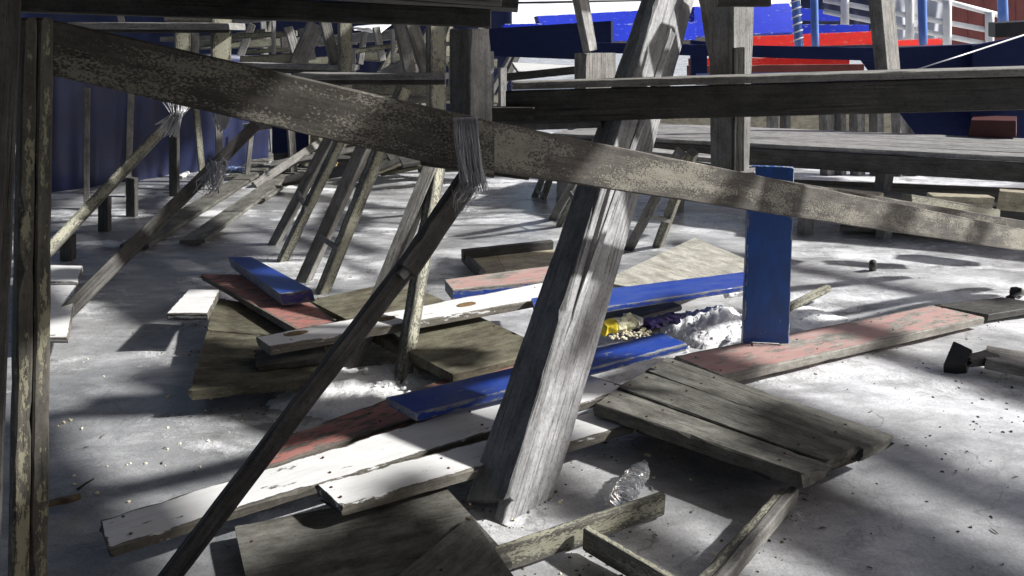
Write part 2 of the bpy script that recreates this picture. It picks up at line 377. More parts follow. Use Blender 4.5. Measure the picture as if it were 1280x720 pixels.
# ------------------------------------------------------------------ near frame: posts, beams, brace
lp = thing('upright_post', 'dark upright post with peeling ochre paint at the left edge, split by a groove', 'post', p(40, 740, 1.5) * 1.0)
lp.location.z = 0
def low(q0, q1):                       # where the line q1 -> q0 reaches the ice
    d = q0 - q1; return q1 + d * ((q1.z + .02) / -d.z)
TW = V((.55, -1, 0))
a, b = p(29, 22, 1.70), p(15, 720, 1.56); a2, b2 = p(47, 22, 1.722), p(37, 720, 1.582)
c_, d_ = p(48.5, 22, 1.722), p(39, 720, 1.582); c2, d2 = p(68, 22, 1.746), p(60, 720, 1.608)
board('plank', a, low(b, a), low(b2, a2), a2, .05, M['postpaint'], lp, TW, 1.8, 1)
board('plank', c_, low(d_, c_), low(d2, c2), c2, .05, M['postpaint'], lp, TW, 1.8, 1)
a, b = p(-26, -10, 1.45), p(-70, 700, 1.36); a2, b2 = p(27, -10, 1.50), p(0, 700, 1.41)
o = board('upright_post', a, low(b, a), low(b2, a2), a2, .06, M['dark'], toward=TW, chip=1.6)
tag(o, 'near black leaning post cut by the left edge of the photo', 'post')

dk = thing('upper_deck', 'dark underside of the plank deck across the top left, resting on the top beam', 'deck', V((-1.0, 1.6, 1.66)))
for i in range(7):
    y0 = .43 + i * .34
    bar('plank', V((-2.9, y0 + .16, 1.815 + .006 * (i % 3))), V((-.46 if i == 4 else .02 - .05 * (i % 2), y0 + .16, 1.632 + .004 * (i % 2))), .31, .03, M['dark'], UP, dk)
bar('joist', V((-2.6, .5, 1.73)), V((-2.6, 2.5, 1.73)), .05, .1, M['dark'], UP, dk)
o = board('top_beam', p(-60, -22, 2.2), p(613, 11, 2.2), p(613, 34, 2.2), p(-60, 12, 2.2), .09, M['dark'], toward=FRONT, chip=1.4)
tag(o, 'dark horizontal beam along the top left, ending on the square post', 'beam')
o = board('square_post', p(588, 36, 2.26), p(588, 152, 2.26), p(616, 152, 2.34), p(613, 36, 2.34), .08, M['pale'], toward=FRONT, chip=1.2)
tag(o, 'grey square post standing between top beam and the tied joint of the diagonal beam', 'post')
o = board('diagonal_beam', p(66, 26, 1.80), p(618, 153, 2.12), p(618, 223, 2.12), p(66, 95, 1.80), .055, M['beam'], toward=FRONT, chip=1.3)
tag(o, 'long flaking diagonal beam sloping from upper left post down to the wire tie', 'beam')
o = board('diagonal_beam', p(598, 148, 2.16), p(1330, 297, 4.62), p(1330, 322, 4.62), p(598, 212, 2.16), .055, M['beam'], toward=FRONT, chip=1.3)
tag(o, 'long flaking diagonal beam running from the wire tie down to the right edge', 'beam')
o = board('cleat_board', p(526, 165, 2.26), p(664, 182, 2.32), p(662, 226, 2.32), p(526, 207, 2.26), .03, M['dark'], toward=FRONT, chip=1.5)
tag(o, 'short dark splice board behind the wire tie joining the two diagonal beams', 'board')

br = thing('tied_brace', 'long dark brace slanting from the wire tie down across to the bottom left', 'brace', g(170, 745, 0))
bar('batten', g(185, 757, -.02), p(520, 318, 2.03), .052, .042, M['brace'], V((.5, -1, .25)), br, chip=1.6)
bar('batten', p(508, 338, 2.0), p(598, 205, 2.19), .058, .05, M['brace'], V((.5, -1, .25)), br, chip=1.6)
bar('rod', p(500, 345, 1.99), p(540, 300, 2.05), .03, .02, M['pale'], V((.8, -1, 0)), br)

lpost = thing('leaning_post', 'big weathered post of pale planks leaning right across the middle', 'post', g(650, 650, 0))
NB = V((.3, -1, .1))
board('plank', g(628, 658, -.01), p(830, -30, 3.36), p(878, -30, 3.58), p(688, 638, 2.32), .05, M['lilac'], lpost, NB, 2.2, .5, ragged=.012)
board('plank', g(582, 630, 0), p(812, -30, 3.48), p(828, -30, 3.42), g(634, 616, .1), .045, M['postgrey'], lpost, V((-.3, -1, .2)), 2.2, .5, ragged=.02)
board('batten', p(626, 505, 2.56), p(811, -30, 3.57), p(818, -30, 3.555), p(636, 505, 2.54), .035, M['lilac'], lpost, NB, 2.0, .5)
board('batten', p(672, 520, 2.40), p(838, 40, 3.18), p(845, 40, 3.19), p(680, 520, 2.41), .012, M['lilac'], lpost, NB, 2.4, .5, ragged=.03)

# wire tie round the joint
def tie(r, i):
    a = r.uniform(0, 1); u0 = 566 + 30 * a + r.uniform(-3, 3); u1 = 578 + 30 * a + r.uniform(-4, 4); w = r.uniform(-3, 3)
    dd = r.uniform(.012, .03); pts = [p(u0 + 6, 150, 2.20), p(u0, 147, 2.12 - dd)]
    for k in range(7):
        t = k / 6; pts.append(p(u0 + (u1 - u0) * t ** 1.3 + w * math.sin(t * 5 + i), 150 + t * r.uniform(78, 92), 2.055 - dd + .012 * t))
    return pts
bm = wrap('wire', tie, 120, .0011, None, 3)
r_ = random.Random(5)
A, B = p(597, 218, 2.10), p(563, 275, 2.02)
for i in range(40):
    t0 = r_.uniform(0, .5); dx, dz = r_.uniform(-.04, .03), r_.uniform(-.02, .035)
    tube_bm(bm, [A.lerp(B, t0 + .45 * k / 4) + V((dx * (1 - .3 * k), -.035, dz + .008 * math.sin(k * 2 + i))) for k in range(4)], .0009, 4)
o = from_bm('wire_tie', bm, M['strand'], origin=p(590, 190, 2.05))
tag(o, 'bundle of grey wire strands tying brace to the middle of the diagonal beam', 'wire')
def tie3(r, i):
    a = r.uniform(0, 1); return [p(205 + 28 * a + r.uniform(-5, 5), 128 + 10 * a * r.random(), 3.1 - .02 * r.random()), p(214 + 14 * a, 140 + 8 * r.random(), 3.05), p(200 + 18 * a + r.uniform(-8, 8), 150 + 22 * r.random(), 3.1)]
o = from_bm('wire_tie', wrap('w', tie3, 60, .0022, None, 8), M['strand'], origin=p(220, 140, 3.1))
tag(o, 'tangle of pale wire on the upper end of thin left stringer', 'wire')
def tie4(r, i):
    a, b = r.uniform(0, 6.28), r.uniform(0, 6.28); q = p(267, 219, 5.3); c1, c2 = r.uniform(-1, 1), r.uniform(-1, 1); R = lambda t: V((.13 * math.cos(t) * c1 + .03 * c2, .08 * math.sin(t * 1.3) * c2, .11 * math.sin(t + c1) * (.4 + abs(c2))))
    return [q + R(a + k * .8) * (.5 + .5 * r.random()) for k in range(5)]
o = from_bm('wire_tie', wrap('w', tie4, 60, .003, None, 11), M['strand'], origin=p(267, 219, 5.3))
tag(o, 'loose ball of pale wire around the dark left stringer', 'wire')
def tie5(r, i):
    a = r.uniform(0, 1); return [p(264 + 20 * a, 128 + 5 * a, 1.98), p(266 + 24 * a + r.uniform(-3, 3), 138 + 8 * r.random(), 1.97), p(271 + 12 * a + r.uniform(-3, 3), 152 + 13 * (1 - abs(a - .4)) * r.random() + 3, 1.98)]
o = from_bm('wire_tie', wrap('w', tie5, 70, .0010, None, 15), M['strand'], origin=p(275, 140, 1.98))
tag(o, 'short frayed tuft of pale wire hanging under the diagonal beam', 'wire')

# ------------------------------------------------------------------ right: bench plank, upright, deck, second beam
bn = thing('bench', 'long dark bench with fascia board running level across the upper right', 'bench', p(960, 135, 2.95))
def mid(a, b): return (a + b) / 2
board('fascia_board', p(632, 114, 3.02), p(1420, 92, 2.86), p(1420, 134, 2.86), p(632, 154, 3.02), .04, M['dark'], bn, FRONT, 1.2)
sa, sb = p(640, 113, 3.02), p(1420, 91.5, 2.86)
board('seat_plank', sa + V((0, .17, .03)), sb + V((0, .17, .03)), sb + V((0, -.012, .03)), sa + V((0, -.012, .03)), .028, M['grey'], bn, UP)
board('ledger', p(586, 134, 2.98), p(668, 134, 2.98), p(668, 154, 2.98), p(586, 152, 2.98), .06, M['dark'], bn, FRONT)
board('lower_plank', p(592, 152, 3.2), p(752, 146, 3.2), p(752, 150, 3.06), p(592, 156, 3.06), .03, M['pale'], bn, UP)

up = thing('forked_post', 'grey upright with two slanted struts rising behind the right bench', 'post', p(918, 218, 3.2))
board('upright', p(917, -20, 3.2), p(917, 220, 3.2), p(937, 220, 3.28), p(943, -20, 3.28), .12, M['pale'], up, FRONT, 1.3)
board('upright', p(902, 60, 3.30), p(902, 220, 3.30), p(917, 220, 3.19), p(917, 60, 3.19), .05, M['dark'], up, FRONT, 1.3)  # shaded left face of the post, made as a separate dark board
board('strut', p(868, -20, 3.42), p(893, 112, 3.42), p(904, 112, 3.38), p(884, -20, 3.38), .04, M['grey'], up, FRONT, 1.5)
board('strut', p(884, -20, 3.40), p(905, 112, 3.40), p(916, 112, 3.44), p(905, -20, 3.44), .04, M['pale'], up, FRONT, 1.5)
board('cross_piece', p(898, -8, 3.1), p(964, -8, 3.1), p(964, 8, 3.1), p(898, 8, 3.1), .05, M['dark'], up, FRONT)

# deck
FL, FR = g(690, 166, .70), g(1330, 199, .70)
ed = FR - FL
bd = V((-ed.y, ed.x, 0)).normalized()
de = thing('plank_deck', 'weathered plank deck with dark front edge beneath the right bench', 'deck', (FL + FR) / 2 - V((0, 0, .70)))
for i in range(5):
    o0 = bd * (.30 * i); e0 = .02 * math.sin(i * 2.2)
    a = FL + o0 + ed * e0; b = FR + o0 + ed * (.25 + .01 * i)
    board('plank', a + bd * .292, b + bd * .292, b, a, .04, M['pale'], de, UP, 1.2)
DN = -bd
for (s0, s1, h) in ((.0, .43, .11), (.435, 1.25, .15)):
    a = FL + ed * s0 + DN * .02 - UP * .042; b = FL + ed * s1 + DN * .02 - UP * .042
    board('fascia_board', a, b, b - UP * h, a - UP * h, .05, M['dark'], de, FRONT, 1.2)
for s0 in (.02, .30, .47, .715, .99):
    q0 = FL + ed * s0 + bd * .12; q0.z = -.02
    bar('leg', q0, q0 + UP * .675, .11, .10, M['pale'], V((.5, -1, 0)), de)
o = board('step_plank', g(790, 190, .55), g(925, 210, .55), g(905, 217, .55), g(780, 197, .55), .05, M['plygrey'], toward=UP); tag(o, 'short pale step plank resting before the deck, left of forked post', 'plank')
o = board('step_plank', g(770, 180, .62), g(920, 196, .62), g(905, 200, .62), g(765, 184, .62), .04, M['pale'], toward=UP); tag(o, 'narrow pale plank just under the deck edge, above the step plank', 'plank')
o = board('ledger', p(894, 214, 3.34), p(944, 209, 3.34), p(944, 214, 3.14), p(894, 219, 3.14), .03, M['pale'], toward=UP); tag(o, 'thin pale ledge under the foot of the forked post', 'ledge')

o = board('slanting_beam', p(960, 222, 3.45), p(1340, 286, 4.75), p(1340, 304, 4.75), p(960, 246, 3.45), .06, M['beam'], toward=FRONT, chip=1.2)
tag(o, 'shorter ochre beam sloping right, just behind the long diagonal beam', 'beam')
lb_ = thing('shade_bench', 'added low plank bench backing the dark shade under the deck edge, behind the long diagonal beam', 'bench', g(1150, 262, 0))  # added as a dark backing where the deck's shade falls
q = [g(u, v, .35) for u, v in [(990, 224), (1360, 238), (1360, 258), (1000, 242)]]
for k in range(3):
    a, b = k / 3, (k + .94) / 3
    board('plank', q[0].lerp(q[3], a), q[1].lerp(q[2], a), q[1].lerp(q[2], b), q[0].lerp(q[3], b), .04, M[('grey', 'pale', 'grey')[k]], lb_, UP)
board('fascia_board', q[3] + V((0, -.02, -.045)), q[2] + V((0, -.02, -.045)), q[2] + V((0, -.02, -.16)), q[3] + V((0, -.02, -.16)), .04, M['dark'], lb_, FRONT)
for f in (.06, .36, .62, .9):
    q0 = q[3].lerp(q[2], f) + V((0, .14, 0)); q0.z = -.02; bar('leg', q0, q0 + UP * .325, .10, .09, M['pale'], V((.5, -1, 0)), lb_)
for (u, v, a_, lb_) in ((1062, 262, .4, 'added pale yellowish block standing in for a lit beam patch, nearest the blue upright plank'), (1196, 268, -.2, 'added pale yellowish block standing in for a lit patch beside the stub beam'), (1285, 264, .2, 'added pale yellowish block standing in for a lit patch at the right edge')):
    q = g(u, v, .36); d_ = V((math.cos(a_), -math.sin(a_) - .4, 0)).normalized() * .2
    o = bar('lit_patch_block', q - d_ + UP * .07, q + d_ + UP * .07, .13, .14, M['ply'], UP, chip=1.6); tag(o, lb_, 'block')  # pale blocks added in place of sunlit patches on the beam
o = board('stub_beam', p(1140, 243, 4.7), p(1250, 262, 5.0), p(1250, 281, 5.0), p(1140, 262, 4.7), .07, M['ochre'], toward=V((.5, -1, 0))); tag(o, 'short ochre stub beam under the right end of the plank deck', 'beam')
for i_, (q_, h_, mm_, lb_) in enumerate((
    (((1000, 236), (1090, 246), (1070, 262), (985, 250)), .25, 'plygrey', 'small pale board scrap under the deck, just right of blue upright plank'),
    (((1170, 252), (1290, 262), (1300, 276), (1160, 266)), .22, 'grey', 'grey board scrap under the deck beside the stub beam'),
    (((700, 196), (790, 206), (770, 220), (690, 208)), .30, 'grey', 'grey board scrap seen between beams left of the leaning post'),
    (((690, 176), (760, 182), (750, 190), (680, 184)), .35, 'pale', 'narrow pale board far back just left of the leaning post'))):
    o = board('board_scrap', *[g(u, v, h_) for u, v in q_], .05, M[mm_], toward=UP); tag(o, lb_, 'board')
o = board('slanting_board', g(1060, 266, .06), g(1380, 276, .06), g(1380, 296, .06), g(1050, 282, .06), .04, M['grey'], toward=UP)
tag(o, 'flat grey board lying in shade under the right deck', 'board')
o = board('dropped_plank', g(1180, 240, .30), g(1360, 246, .30), g(1360, 264, .3), g(1150, 258, .3), .04, M['pale'], toward=UP)
tag(o, 'pale loose plank under the deck at the right edge', 'plank')

# blue upright plank
B0 = g(929, 447, 0); B1 = g(986, 447, 0); yb = B0.y
o = thing('blue_plank', None, None, g(957, 447, 0))
board('plank', p(937, 208, yb + .04), g(928, 447, -.01), g(986, 447, -.01), p(993, 210, yb + .04), .035, M['bluepost'], o, FRONT, chip=1.4, ragged=.006)
q0, q1, q2, q3 = p(940, 428, yb - .012), p(975, 430, yb - .012), p(974, 441, yb - .011), p(941, 440, yb - .011)
board('bare_patch', q0, q1, q2, q3, .01, M['white'], o, FRONT, chip=1.5, ragged=.006)
tag(o, 'blue painted plank standing upright against the right diagonal beam', 'plank')

# ------------------------------------------------------------------ debris on the ice
def lay(name, label, cat, quad, hs, t, m, **k):
    hs = hs if isinstance(hs, (list, tuple)) else (hs,) * 4
    q = [g(u, v, h) for (u, v), h in zip(quad, hs)]
    o = board(name, *q, t, M[m] if isinstance(m, str) else m, **k)
    if label: tag(o, label, cat)
    return o
def panel(name, label, cat, quad, hs, t, m, cuts, gap=.004, parts='plank', **k):
    """a board panel: planks side by side; quad UL UR LR LL, cuts = plank boundaries from far to near"""
    hs = hs if isinstance(hs, (list, tuple)) else (hs,) * 4
    q = [g(u, v, h) for (u, v), h in zip(quad, hs)]
    loc = (q[0] + q[1] + q[2] + q[3]) / 4; loc.z = 0
    th = thing(name, label, cat, loc)
    w = (q[0] - q[3]).length
    for i, (a, b) in enumerate(zip(cuts, cuts[1:])):
        b2 = b - gap / w if i < len(cuts) - 2 else b
        dz = V((0, 0, random.uniform(-.004, .004)))
        board(parts, q[0].lerp(q[3], a) + dz, q[1].lerp(q[2], a) + dz, q[1].lerp(q[2], b2) + dz, q[0].lerp(q[3], b2) + dz, t, M[m] if isinstance(m, str) else m[i], th, **k)
    return th, q

# two white boards
lay('white_board', 'longest white painted board, lower left end beside the dark brace', 'board', [(124, 649), (722, 466), (789, 485), (139, 686)], (.09, .16, .15, .09), .035, 'white', raw=1.3, chip=1.8, ragged=.01)
lay('white_board', 'shorter white painted board with chipped end in front of the longest one', 'board', [(394, 606), (738, 514), (793, 531), (430, 631)], (.14, .10, .10, .14), .04, 'white', raw=1.3, chip=1.8, ragged=.012)
wb = thing('white_board', 'white board with three brown knot holes, lying on the mossy panels', 'board', g(500, 400, 0))
q = [g(u, v, h) for (u, v), h in zip([(320, 421), (684, 352), (694, 371), (338, 434)], (.24, .22, .22, .24))]
board('plank', *q, .04, M['white'], wb, chip=1.4, raw=.9)
nrm = (q[1] - q[0]).cross(q[0] - q[3]).normalized()
if nrm.z < 0: nrm = -nrm
for (u, v) in ((370, 416), (481, 396.5), (583, 377.5)):
    bm = bmesh.new(); c0 = g(u, v, .2415); ex = (q[1] - q[0]).normalized()
    ring = [];
    for k in range(16):
        a = k / 16 * 6.283; rr = 1 + .15 * noise.noise(V((math.cos(a) * 2, math.sin(a) * 2, u)))
        ring.append(ex * math.cos(a) * .062 * rr + nrm.cross(ex) * math.sin(a) * .030 * rr)
    d = q[0] - c0; c0 -= nrm * (c0 - q[0]).dot(nrm)
    t_ = [bm.verts.new(c0 + x * .9 + nrm * .003) for x in ring]; b_ = [bm.verts.new(c0 + x - nrm * .004) for x in ring]
    bm.faces.new(t_)
    for k in range(16): bm.faces.new((t_[k], b_[k], b_[(k + 1) % 16], t_[(k + 1) % 16]))
    from_bm('knot_hole', bm, M['knot'], wb, False, c0.copy())

lay('white_board', 'small square-cut white board lying on a corner of the mossy tabletop', 'board', [(237, 361), (275, 362), (259, 392), (208, 392)], (.2, .2, .2, .2), .035, 'white', chip=1.2)
ws = thing('white_crate', 'white painted board seat half hidden behind the left post', 'board', g(60, 400, 0))
board('plank', *[g(u, v, h) for (u, v), h in zip([(30, 330), (103, 332), (97, 352), (26, 352)], (.12,) * 4)], .03, M['white'], ws)
board('plank', *[g(u, v, h) for (u, v), h in zip([(26, 356), (96, 356), (84, 422), (18, 422)], (.10,) * 4)], .03, M['white'], ws)

# blue boards
lay('blue_board', 'glossy blue board lying across behind the leaning post, over the platform', 'board', [(482, 496), (826, 416), (859, 429), (521, 518)], (.19, .28, .27, .18), .035, 'blue', chip=.8)
lay('blue_board', 'long blue board behind the leaning post reaching to the blue upright plank', 'board', [(664, 373), (932, 339), (938, 357), (672, 396)], (.24, .24, .24, .24), .03, 'blue', chip=.8)
bp = thing('blue_board', 'blue edged board with a faded pink top beside the small tray', 'board', g(620, 360, 0))
q = [g(u, v, h) for (u, v), h in zip([(556, 349), (700, 331), (700, 349), (566, 362)], (.16,) * 4)]
board('plank', *q, .012, M['redraw'], bp, chip=1.0)
dz = V((0, 0, .013))
board('plank', *[x - dz for x in q], .06, M['blue'], bp, chip=.8)
lay('blue_board', 'short blue board tilted on the red board at left', 'board', [(285, 321), (314, 321), (390, 362), (350, 367)], (.27, .29, .29, .27), .07, 'blue', chip=1.0)

# red boards
lay('red_board', 'faded red board with worn white edge lying in front of blue upright plank', 'board', [(843, 444), (1165, 382), (1231, 396), (905, 471)], (.07, .06, .06, .07), .045, 'redraw', raw=.9, chip=1.6)
lay('dark_board', 'dark shaded board continuing behind the right end of faded red board', 'board', [(1168, 381), (1252, 371), (1310, 381), (1236, 393)], (.05,) * 4, .04, 'dark')
lay('red_board', 'dirty red brown board under the glossy blue board', 'board', [(340, 552), (652, 437), (706, 462), (322, 586)], (.07, .12, .12, .06), .03, 'red', chip=1.6)
lay('red_board', 'splintered red board under the short blue board at left', 'board', [(251, 343), (338, 343), (420, 402), (378, 413)], (.19, .19, .19, .19), .04, 'red', chip=2.0, ragged=.02)

# mossy tabletops
t1, q = panel('mossy_tabletop', 'mossy brown tabletop with broken front planks at left', 'tabletop', [(270, 372), (420, 398), (398, 472), (238, 488)], (.14, .14, .12, .12), .05, 'moss', (0, .42, .8, 1), .006, chip=2.0, ragged=.012)
lay('broken_plank', 'broken grey plank piece under the left end of knotted white board', 'plank', [(318, 438), (402, 428), (412, 446), (322, 456)], (.16, .16, .16, .16), .035, 'panel', chip=2.2, ragged=.02)
lay('broken_plank', 'mossy broken plank stub with cracked end beside the mossy tabletop', 'plank', [(362, 452), (410, 442), (416, 466), (368, 476)], (.06, .06, .06, .06), .05, 'moss', chip=2.4, ragged=.02)
panel('mossy_tabletop', 'wide greenish panel beneath the knotted white board', 'panel', [(386, 374), (500, 350), (690, 436), (566, 467)], (.16, .16, .15, .15), .05, 'moss', (0, 1), 0, chip=1.6)
lay('small_stick', 'small white topped stick under the knotted white board', 'stick', [(470, 398), (480, 397), (508, 420), (498, 422)], (.17,) * 4, .02, 'white', raw=1)
panel('plywood_sheet', 'pale plywood sheet behind the long blue board at right', 'panel', [(868, 297), (948, 330), (842, 370), (752, 352)], (.16, .14, .14, .16), .02, 'plygrey', (0, 1), 0)
tr = thing('shallow_tray', 'shallow beige wooden tray with dark rims behind the pink topped board', 'tray', g(640, 325, 0))
qq = [g(u, v, .06) for u, v in [(588, 322), (700, 311), (704, 336), (604, 343)]]
board('base_plank', qq[0], qq[0].lerp(qq[1], .28), qq[3].lerp(qq[2], .28), qq[3], .02, M['ply'], tr)
board('base_plank', qq[0].lerp(qq[1], .285), qq[1], qq[2], qq[3].lerp(qq[2], .285), .02, M['ply'], tr)
bar('rim', g(578, 318, .09), g(690, 306, .09), .05, .07, M['dark'], UP, tr)
bar('rim', g(580, 321, .05), g(603, 344, .05), .04, .07, M['dark'], UP, tr)

# wooden platform, right centre
def plat():
    q = [g(u, v, h) for (u, v), h in zip([(836, 446), (1116, 545), (1000, 590), (744, 503)], (.13, .13, .17, .17))]
    th = thing('wooden_platform', 'wide grey wooden platform tilted on frames right of the leaning post', 'platform', g(930, 520, 0))
    cuts = (0, .36, .74, 1)
    for i, (a, b) in enumerate(zip(cuts, cuts[1:])):
        b2 = b - .008 if i < 2 else b; dz = V((0, 0, (.0, .004, -.003)[i])); e = (.0, -.012, .012)[i]
        A, B = q[0].lerp(q[3], a), q[1].lerp(q[2], a); Cc, D = q[1].lerp(q[2], b2), q[0].lerp(q[3], b2)
        board('plank', A + dz, B + (B - A) * e + dz, Cc + (B - A) * e + dz, D + dz, .055, M['panel'], th, chip=2.0, ragged=.012)
    for s in (.25, .82):
        A = q[0].lerp(q[1], s) - UP * .06; B = q[3].lerp(q[2], s) - UP * .06
        bar('cleat', A.lerp(B, .06), A.lerp(B, .94), .07, .05, M['dark'], UP, th)
plat()
# bottom panel
panel('dark_tabletop', 'dark dirty board panel at the bottom centre under the white boards', 'panel', [(293, 657), (556, 607), (640, 700), (318, 770)], (.05, .07, .07, .05), .03, 'panel', (0, 1), 0, chip=1.5)
lay('dark_board', 'narrow dark board with cut corner at the bottom beside the leaning post foot', 'board', [(400, 800), (588, 643), (646, 726), (470, 900)], (.09, .10, .10, .09), .03, 'panel', chip=1.5)
# ladder-like frame
fr = thing('broken_trestle', 'ochre edged broken wooden frame lying under the platform at the bottom', 'frame', g(760, 680, 0))
A, B = g(604, 706, .05), g(828, 629, .05)
bar('rail', A, B, .026, .085, M['ochre'], UP, fr, chip=1.8)
A2 = A.lerp(B, .50); bar('rail', A2 + V((.02, -.03, 0)), g(850, 742, .05), .026, .08, M['ochre'], UP, fr, chip=1.6)
fr2 = thing('grooved_batten', 'grooved wooden batten slanting up to the platform corner at the bottom right', 'batten', g(930, 680, 0))
bar('strip', g(876, 735, .04), g(980, 620, .06), .034, .06, M['ochre'], UP, fr2, chip=1.6)
bar('strip', g(893, 737, .045), g(992, 618, .065), .03, .06, M['grey'], UP, fr2, chip=1.6)

# black ended board at the right edge
bk = thing('broken_board', 'broken board with a flared black end at the right edge', 'board', g(1240, 450, 0))
bar('plank', g(1232, 446, .06), g(1400, 478, .05), .22, .05, M['grey'], UP, bk, chip=1.8)
bar('rubber_end', g(1186, 447, .05), g(1212, 452, .055), .17, .07, M['black'], V((-.2, -.6, 1)), bk, w1=.10, chip=2.0)
bar('splinter', g(1208, 452, .06), g(1240, 446, .065), .05, .045, M['dark'], UP, bk, w1=.10, chip=2.4, ragged=.02)
bm = bmesh.new(); tube_bm(bm, [g(1258, 382, 0), g(1263, 374, .03), g(1270, 366, .05), g(1276, 366, .06)], [.02, .03, .045, .03], 7)
o = from_bm('black_boot', bm, M['black'], origin=g(1264, 375, 0)); tag(o, 'small bent black rubber stub on the dark board at the right edge', 'rubber stub')

# ------------------------------------------------------------------ sloping legs under the stands
def leg_pair(label, a0, a1, b0, b1, ya, yb, w, cl, m='ochre', group='sloping trestle legs in pairs'):
    th = thing('trestle_leg', label, 'leg', g(*a0), group)
    A0, A1, B0, B1 = g(*a0, -.02), p(*a1, ya), g(*b0, -.02), p(*b1, yb)
    w *= .86
    bar('upright', A0, A1, w, w * .9, M['grey'], V((-.35, -1, 0)), th, chip=1.5)
    bar('upright', B0, B1, w * .85, w * .9, M[m], V((.75, -1, 0)), th, chip=1.5)
    if cl: bar('cleat', A0.lerp(A1, cl) + V((0, -.06, .02)), B0.lerp(B1, cl * .85) + V((0, -.06, 0)), .035, .02, M['pale'], FRONT, th)
leg_pair('slim trestle leg pair farthest left, feet near the short blue board', (341, 308), (430, 140), (352, 328), (452, 120), 6.0, 5.6, .085, .40)
leg_pair('trestle leg pair with a white cleat near its feet, left of centre', (378, 354), (470, 150), (402, 368), (505, 110), 5.2, 4.9, .095, .28)
leg_pair('tallest trestle leg pair standing in snow behind the dark brace', (435, 470), (560, 160), (500, 492), (556, 150), 4.1, 4.2, .085, None)
leg_pair('far little trestle leg pair seen in the notch right of the wire tie', (668, 247), (700, 170), (678, 250), (706, 170), 7.7, 7.6, .07, .1)
leg_pair('little trestle leg pair just left of the leaning post', (690, 276), (752, 165), (700, 284), (770, 165), 6.3, 6.2, .08, .35)
leg_pair('trestle leg pair with low rung right of the leaning post', (786, 312), (850, 190), (822, 308), (866, 190), 5.2, 5.2, .085, .38)
o = bar('short_stake', g(540, 265, 0), p(556, 170, 6.8), .10, .06, M['ochre'], V((.7, -1, 0))); tag(o, 'pale ochre stake behind the brace just below the wire tie', 'stake')

# left stringers and stubby posts
st = thing('sloping_stringer', 'thin ochre stringer on stubby posts rising to the wire tangle at left', 'stringer', g(80, 330, 0))
bar('rail', p(56, 318, 5.1), p(238, 126, 7.0), .075, .06, M['ochre'], V((.4, -1, .2)), st)
for (u, v0, v1) in ((85, 293, 326), (131, 245, 290), (165, 222, 272), (218, 152, 245)):
    q0 = g(u, v1, -.02); bar('post', q0, p(u, v0, q0.y), .085, .07, M['dark'], FRONT, st)
o = bar('dark_stringer', g(62, 412, .0), p(318, 158, 6.2), .085, .07, M['dark'], V((.5, -1, .3))); tag(o, 'dark stringer slanting from behind left post up past the ball of wire', 'stringer')
for i, (u, v0, v1, w, lb) in enumerate(((275, 150, 238, .07, 'thin shaded post behind the scrap of clear plastic'), (108, 110, 262, .05, 'thin pale stake in front of the blue tarpaulin, leftmost'), (160, 112, 246, .06, 'dark stake against the blue tarpaulin at left'), (308, 160, 226, .05, 'thin post right of the ball of wire'))):
    q0 = g(u, v1, -.02); o = bar('tent_stake', q0, p(u - 2 + 3 * i, v0, q0.y + .1), w, w, M['grey'], V((.5, -1, 0))); tag(o, lb, 'stake')
for i, (a, b, w, lb) in enumerate((((168, 308), (330, 208), .22, 'loose floor plank lying nearest the ball of wire'), ((240, 302), (372, 208), .2, 'loose floor plank lying in the middle of the left floor'), ((318, 250), (410, 190), .22, 'loose floor plank lying beside the farthest left trestle legs'), ((296, 222), (352, 182), .26, 'loose floor plank farthest back at left'))):
    o = bar('floor_plank', g(*a, .03), g(*b, .05), w, .03, M['panel'], UP); tag(o, lb, 'plank')
o = bar('leaning_stake', g(392, 232, .02), p(428, 170, 9.0), .09, .05, M['grey'], FRONT); tag(o, 'grey slat leaning among far litter behind the trestle legs', 'slat')
o = bar('leaning_stake', g(318, 232, .02), p(400, 178, 9.5), .09, .05, M['grey'], FRONT); tag(o, 'grey slat leaning low beside the dark crate at left', 'slat')
cr = thing('dark_crate', 'dark blue grey crate behind the trestle legs at left', 'crate', g(365, 200, 0))
board('front_panel', p(340, 150, 9.6), p(386, 150, 9.6), p(386, 190, 9.6), p(340, 192, 9.6), .03, M['navy'], cr, FRONT)
board('side_panel', p(386, 150, 9.6), p(404, 152, 9.9), p(404, 186, 9.9), p(386, 190, 9.6), .03, M['moss'], cr, V((.8, -1, 0)))

# ------------------------------------------------------------------ middle bleachers
bl = thing('wooden_stand', 'wooden stand of level benches and ochre posts behind the diagonal beam', 'bleacher stand', V((-1.6, 5.2, 0)))
def bb(n, u0, v0, u1, v1, y, h, t, m, y1=None, face=FRONT): # level board seen as a front h px tall, top edge v0 -> v1
    y1 = y1 or y
    return board(n, p(u0, v0, y), p(u1, v1, y1), p(u1, v1 + h, y1), p(u0, v0 + h, y), t, M[m], bl, face)
def seat(u0, v0, u1, v1, y, y1, h=8, d=.26):
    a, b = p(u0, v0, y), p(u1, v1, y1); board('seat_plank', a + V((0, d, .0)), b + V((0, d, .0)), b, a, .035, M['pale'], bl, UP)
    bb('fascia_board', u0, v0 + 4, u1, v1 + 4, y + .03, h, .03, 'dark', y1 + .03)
seat(84, 28, 286, 28, 4.3, 4.3, 9); seat(366, 92, 556, 92, 4.6, 4.5, 10); seat(296, 78, 440, 82, 5.6, 5.4, 8)
